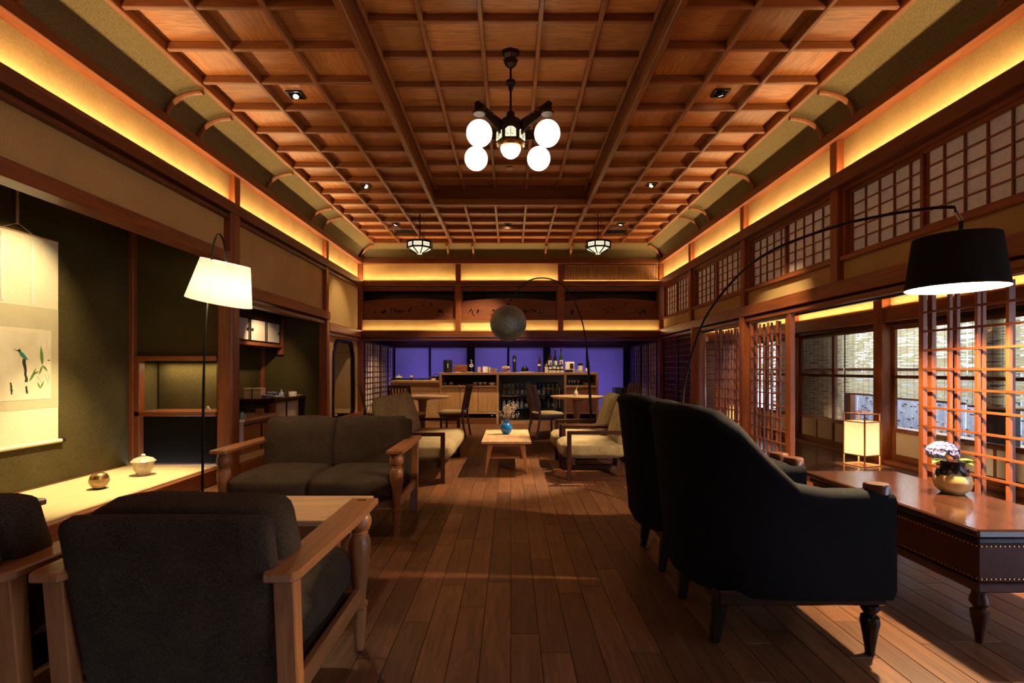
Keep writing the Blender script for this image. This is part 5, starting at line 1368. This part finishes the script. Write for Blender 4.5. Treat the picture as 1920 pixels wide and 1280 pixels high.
box('shelf', t, OAK['x'], (-0.325, 0.325), (0.0, 0.46), (0.80, 0.84), 0.003)
box('bottom_board', t, OAK['x'], (-0.325, 0.325), (0.0, 0.46), (0.225, 0.25), 0.003)
for k in range(2): box('door', t, CHAIRW['z'], (-0.323 + k * 0.325, -0.003 + k * 0.325), (0.008, 0.03), (0.255, 0.795), 0.003)
box('plinth', t, BEAM['x'], (-0.325, 0.325), (0.03, 0.46), (0.0, 0.13), 0.003)
# bottle cooler
t = thing('bottle_cooler', (0.455, YB, 0), 0, 'black glass-fronted bottle cooler under the bar top', 'refrigerator')
box('top_board', t, OAK['x'], (-0.712, 0.712), (0.0, 0.5), (1.075, 1.13), 0.004)
box('back', t, BLACKP, (-0.71, 0.71), (0.46, 0.48), (0.05, 1.075), 0)
for xs in (-0.71, -0.02, 0.67): box('side', t, BLACKP, (xs, xs + 0.04), (0.02, 0.46), (0.0, 1.075), 0.002)
for z in (0.08, 0.32, 0.60): box('shelf', t, BLACKP, (-0.67, 0.67), (0.08, 0.45), (z, z + 0.012), 0.001)
box('header', t, BLACKP, (-0.67, 0.67), (0.02, 0.06), (0.93, 1.075), 0.002)
box('plinth', t, OAK['x'], (-0.71, 0.71), (0.03, 0.46), (0.0, 0.08), 0.002)
for k in range(2):
    g = box('door', t, CGLASS, (-0.665 + k * 0.69, -0.025 + k * 0.69), (0.018, 0.024), (0.08, 0.93), 0)
    box('handle', g, CHROME, (0.26, 0.275) , (-0.03, -0.012), (-0.15, 0.25), 0.003)
spot('cooler_light', (0.455, YB + 0.10, 1.05), (0.455, YB + 0.3, 0.3), 14, 150, 0.5, (0.85, 0.92, 1.0), 0.05)
def bottle(loc, r, h, mat, label, group, lab=None, cap=BLACKM):
    b = thing('bottle', loc, 0, label, 'bottle', group)
    MB().lathe([(0, 0), (r, 0), (r, h * 0.60), (r * 0.75, h * 0.68), (r * 0.36, h * 0.76), (r * 0.34, h * 0.94), (0, h * 0.94)], 14).build('glass_body', mat, b, smooth=True)
    MB().lathe([(r * 0.40, h * 0.90), (r * 0.40, h), (0, h)], 10).build('cap', cap, b, smooth=True)
    if lab: MB().lathe([(r * 1.015, h * lab[0]), (r * 1.015, h * lab[1])], 14).build('paper_label', LABELM, b, smooth=True)
    return b
RBt = random.Random(8)
BN = {'lime_bottle_glass': 'lime-green', 'dark_bottle_glass': 'near-black', 'green_bottle_glass': 'dark green', 'brown_bottle_glass': 'brown', 'clear_tumbler': 'clear grey', 'blue_white_china': 'blue and white'}
for row, (z, mats) in enumerate(((0.612, (BLIME, BDARK, BGREEN)), (0.332, (CLEARG, BDARK, INDIGO)), (0.092, (BDARK, BBROWN, BGREEN)))):
    for i in range(13):
        x = -0.60 + i * 0.098
        if abs(x) < 0.04: continue
        m = (BLIME if x > 0.25 else RBt.choice(mats)) if row == 0 else RBt.choice(mats)
        bottle((0.455 + x, YB + 0.14 + RBt.uniform(0, 0.03), z), 0.034, 0.26 if row == 0 else 0.22, m, '%s bottle on the %s shelf of the black cooler' % (BN[m.name], ('top', 'middle', 'bottom')[row]), 'bottles on the %s cooler shelf' % ('top', 'middle', 'bottom')[row], (0.15, 0.5) if RBt.random() < 0.6 else None, CHROME)

# things on the bar top (z = 1.13)
ZT = 1.13
def bx(px, Y=11.4): return (px - 957.5) / 960 * Y
t = thing('coffee_urn', (bx(839.5), 11.42, ZT), 0, 'tall black coffee urn at the end of the bar top', 'urn')
MB().lathe([(0, 0), (0.10, 0), (0.105, 0.02), (0.10, 0.25), (0.092, 0.275), (0, 0.285)], 22).build('body', BLACKP, t, smooth=True)
MB().tube([(0.02, -0.10, 0.06), (0.02, -0.145, 0.06), (0.02, -0.145, 0.04)], 0.01, 8).build('tap', CHROME, t)
box('gauge', t, CERAM, (0.005, 0.02), (-0.106, -0.10), (0.10, 0.2), 0.001)
tag(box('menu_box', None, BEAM['x'], (bx(849.5), bx(875)), (11.52, 11.62), (ZT, ZT + 0.165), 0.004), 'flat brown wooden box standing behind the brass stand', 'box')
t = thing('brass_stand', (bx(859), 11.36, ZT), 0, 'thin brass tiered stand on the bar top', 'stand')
box('foot', t, CERAM, (-0.06, 0.06), (-0.05, 0.05), (0, 0.012), 0.003)
MB().tube([(0, 0, 0.01), (0, 0, 0.18)], 0.006, 8).build('stem', BRASS, t)
MB().lathe([(0, 0.105), (0.045, 0.112), (0.045, 0.117), (0, 0.112)], 18).build('tray', BRASS, t, smooth=True)
t = thing('flower_ornament', (bx(883), 11.55, ZT), 0, 'white blossom sprig in a slim dark vase on the bar top', 'flowers')
MB().lathe([(0, 0), (0.02, 0), (0.024, 0.05), (0.012, 0.10), (0, 0.10)], 14).build('vase', BLACKP, t, smooth=True)
MB().tube(bez([(0, 0, 0.08), (0.01, 0, 0.15), (0.0, 0, 0.22), (0.01, 0, 0.28)], 4), 0.003, 5).build('stem', DRIED, t)
fb = MB()
for q in range(7): fb.ball((0.035 * math.cos(q * 0.9), -0.01, 0.15 + 0.025 * math.sin(q * 0.9)), 0.017, 8, 5)
for q in range(4): fb.ball((0.01 * (-1) ** q, -0.01, 0.20 + q * 0.025), 0.010, 6, 4)
fb.build('blossoms', CERAM, t)
tag(MB().lathe([(0, 0), (0.05, 0), (0.075, 0.012), (0.07, 0.015), (0, 0.006)], 18).build('white_saucer', CERAM, None, (bx(882), 11.34, ZT), smooth=True), 'white saucer in front of the blossom sprig', 'saucer')
for px, m, r, h, lab in ((899, FOOD, 0.036, 0.12, 'glass jar of biscuits with a pale lid on the bar top'), (910.5, CERAM, 0.06, 0.135, 'wide white canister on the bar top'), (917.5, CREAMC, 0.03, 0.115, 'slim mottled canister beside the wide white one')):
    j = thing('canister', (bx(px), 11.36, ZT), 0, lab, 'jar')
    MB().lathe([(0, 0), (r, 0), (r, h * 0.8), (r * 0.9, h * 0.86), (0, h * 0.86)], 18).build('body', m, j, smooth=True)
    MB().lathe([(0, h * 0.86), (r * 0.95, h * 0.86), (r * 0.95, h), (0, h)], 18).build('lid', CERAM, j, smooth=True)
t = thing('serving_basket', (bx(926.5), 11.36, ZT), 0, 'small serving basket with a handle on the bar top', 'basket')
MB().lathe(bowl_prof(0.07, 0.085), 18).build('bowl', FOOD, t, smooth=True)
MB().tube([(0.04, 0, 0.07), (0.085, 0, 0.15)], 0.005, 6).build('spoon', CHROME, t)
t = thing('pastry_stand', (bx(948), 11.36, ZT), 0, 'two-tier pastry stand piled with golden pastries', 'stand')
for z, r in ((0.0, 0.10), (0.075, 0.095)): MB().lathe([(0, z), (r, z + 0.004), (r + 0.01, z + 0.014), (0, z + 0.01)], 20).build('plate', CERAM, t, smooth=True)
MB().tube([(0, 0, 0), (0, 0, 0.17)], 0.005, 6).build('stem', BRASS, t)
pz = MB()
for q in range(14): pz.ball((0.07 * math.cos(q * 0.9), 0.07 * math.sin(q * 0.9), 0.035 + 0.075 * (q % 2)), 0.026, 8, 5)
for q in range(4): pz.ball((0.025 * math.cos(q * 1.6), 0.025 * math.sin(q * 1.6), 0.12), 0.022, 8, 5)
pz.build('pastries', FOOD, t)
t = thing('black_canister', (bx(964.5), 11.40, ZT), 0, 'tall slim black cylinder standing on the bar top', 'canister')
MB().lathe([(0, 0), (0.041, 0), (0.041, 0.365), (0.036, 0.375), (0, 0.375)], 20).build('body', BLACKP, t, smooth=True)
box('label', t, GREYB, (-0.015, 0.015), (-0.0425, -0.040), (0.24, 0.29), 0)
t = thing('dome_dish', (bx(984), 11.36, ZT), 0, 'dark glass dome over a white dish on the bar top', 'dish')
MB().lathe([(0, 0), (0.06, 0), (0.105, 0.012), (0.10, 0.016), (0, 0.008)], 22).build('dish', CERAM, t, smooth=True)
MB().lathe([(0.085, 0.014), (0.084, 0.06), (0.065, 0.11), (0.03, 0.135), (0, 0.14)], 22).build('dome', BDARK, t, smooth=True)
tag(MB().lathe(bowl_prof(0.05, 0.02), 18).build('white_saucer', CERAM, None, (bx(997), 11.38, ZT), smooth=True), 'small white saucer between the dome and the slim gold bottle', 'saucer')
bottle((bx(1011.5), 11.38, ZT), 0.034, 0.40, BBROWN, 'slim tall bottle with gold and white labels on the bar top', None, (0.36, 0.46), BRASS)
k = 0
for row, (Y, pxs, h0) in enumerate(((11.52, (1031, 1041, 1052), 0.52), (11.40, (1024, 1032, 1039, 1046, 1053), 0.25))):
    for q, px in enumerate(pxs):
        h = h0 + (0.0, -0.02, 0.01, -0.015, 0.0)[q]
        bottle((bx(px, Y), Y, ZT), 0.040 if row == 0 else 0.032, h, (BBROWN, BDARK, BGREEN, BDARK, BBROWN)[q], BN[(BBROWN, BDARK, BGREEN, BDARK, BBROWN)[q].name] + (' tall spirit bottle in the back row of the bar-top cluster', ' short spirit bottle in the front row of the bar-top cluster')[row],
               ('tall bottles on the bar top', 'short bottles on the bar top')[row], (0.32, 0.52))
for q in range(5):
    tag(box('price_card', None, LABELM, (bx(1021.5 + q * 7.3, 11.3), bx(1027.5 + q * 7.3, 11.3)), (11.296, 11.302), (ZT, ZT + (0.12 if q == 0 else 0.045)), 0), 'small cream card standing before the bar-top bottles', 'card', 'cards before the bottles')
t = thing('framed_card', (bx(1069), 11.50, ZT), 0, 'cream box with a dark picture at the end of the bar top', 'box')
box('body', t, CERAM, (-0.10, 0.10), (-0.03, 0.03), (0.06, 0.235), 0.004)
box('picture', t, BBROWN, (0.0, 0.085), (-0.034, -0.03), (0.08, 0.20), 0)
box('base', t, BLACKP, (-0.10, 0.12), (-0.05, 0.05), (0.0, 0.06), 0.004)
t = thing('glass_jar', (bx(1089), 11.48, ZT), 0, 'glass jar with a wooden scoop at the end of the bar top', 'jar')
MB().lathe([(0, 0), (0.055, 0), (0.055, 0.14), (0.045, 0.16), (0, 0.16)], 20).build('body', CREAMC, t, smooth=True)
MB().lathe([(0, 0.16), (0.06, 0.16), (0.06, 0.20), (0, 0.20)], 20).build('lid', BLACKP, t, smooth=True)
bottle((bx(1102), 11.48, ZT), 0.040, 0.24, BDARK, 'stout dark bottle with a white label by the arc lamp pole', None, (0.1, 0.4), BRASS)
tag(box('linen_stack', None, INDIGO, (bx(1074, 11.33), bx(1090, 11.33)), (11.28, 11.36), (ZT, ZT + 0.05), 0.006), 'folded patterned cloths on the bar top', 'cloth')
# crockery in the open shelves (z = 0.84)
ZO = 0.84
for px, r in ((891, 0.05), (900, 0.05), (909, 0.05)):
    bowl('white_bowl', CERAM, (bx(px, 11.33), 11.33, ZO + 0.012), r, 0.062, 'small white bowl in the row on the open bar shelf', 'bowl', 'white bowls in a row on the bar shelf')
bowl('white_bowl', CERAM, (bx(923, 11.33), 11.33, ZO + 0.0), 0.09, 0.065, 'wide fluted white bowl at the end of the open bar shelf')
tag(box('black_tray', None, BLACKP, (bx(831, 11.34), bx(914, 11.34)), (11.24, 11.44), (ZO, ZO + 0.012), 0.002), 'long black tray under the small bowls on the open bar shelf', 'tray')
for px, lab in ((833.5, 'grey cup at the outer end of the black tray'), (845.5, 'mottled teapot on the black tray')):
    c = thing('tea_ware', (bx(px, 11.33), 11.33, ZO + 0.012), 0, lab, 'cup' if px < 840 else 'teapot')
    MB().lathe([(0, 0), (0.03, 0), (0.045, 0.03), (0.035, 0.06), (0, 0.065)], 16).build('body', CREAMC if px > 840 else GREYB, c, smooth=True)
    MB().tube([(0.04, 0, 0.03), (0.062, 0, 0.05)], 0.008, 6).build('spout', CREAMC if px > 840 else GREYB, c, smooth=True)
for px in (860, 868, 876): bowl('tiny_cup', CERAM, (bx(px, 11.32), 11.32, ZO + 0.012), 0.02, 0.022, 'tiny white cup on the black tray', 'cup', 'tiny cups on the tray')
for px in (1067, 1072.5, 1077.5, 1084):
    tag(MB().lathe([(0, 0), (0.022, 0), (0.004, 0.01), (0.004, 0.05), (0.022, 0.07), (0.026, 0.12), (0.023, 0.12), (0.018, 0.072), (0, 0.06)], 14).build('wine_glass', CLEARG, None, (bx(px, 11.33), 11.33, ZO), smooth=True), 'stemmed glass on the narrow bar cabinet shelf', 'glass', 'glasses on the bar shelf')
for q in range(5):
    tag(MB().lathe([(0, 0), (0.06, 0), (0.075, 0.012), (0, 0.010)], 20).build('plate', CERAM, None, (bx(1099, 11.33), 11.33, ZO + q * 0.014), smooth=True), 'white plate in the stack on the narrow bar cabinet shelf', 'plate', 'stacked plates on the bar shelf')
bowl('orange_bowl', plain('orange_glaze', (0.55, 0.22, 0.06), 0.3), (bx(1111.5, 11.33), 11.33, ZO), 0.042, 0.06, 'small orange bowl beside the plate stack')
# things on the rattan counter and bench
t = thing('covered_dish', (bx(748, 11.95), 11.95, 0.985), 0, 'low covered dish with a round knob on the black bench', 'dish')
MB().lathe([(0, 0), (0.08, 0), (0.10, 0.02), (0, 0.02)], 22).build('dish', CERAM, t, smooth=True)
MB().lathe([(0.095, 0.02), (0.07, 0.05), (0.02, 0.065), (0.012, 0.08), (0.018, 0.095), (0, 0.10)], 22).build('lid', CREAMC, t, smooth=True)
t = thing('candle_cup', (bx(771), 11.42, 0.955), 0, 'small white cup stacked on a dark stand at the rattan counter', 'cup')
MB().lathe([(0, 0), (0.035, 0), (0.03, 0.06), (0, 0.06)], 14).build('stand', BLACKP, t, smooth=True)
MB().lathe([(0, 0.06), (0.03, 0.06), (0.036, 0.11), (0, 0.11)], 14).build('cup', CERAM, t, smooth=True)
t = thing('dark_basket', (bx(814), 11.42, 0.955), 0, 'dark handled basket on the rattan counter', 'basket')
MB().lathe(bowl_prof(0.12, 0.085), 22).build('bowl', DARKW['x'], t, smooth=True)
MB().tube(bez([(-0.03, 0, 0.07), (0.0, 0, 0.13), (0.07, 0, 0.135), (0.11, 0, 0.08)], 5), 0.007, 6).build('handle', DARKW['x'], t, smooth=True)
tag(box('price_card', None, LABELM, (bx(809, 11.28), bx(817, 11.28)), (11.275, 11.281), (0.955, 1.0), 0), 'cream card leaning by the dark basket', 'card')
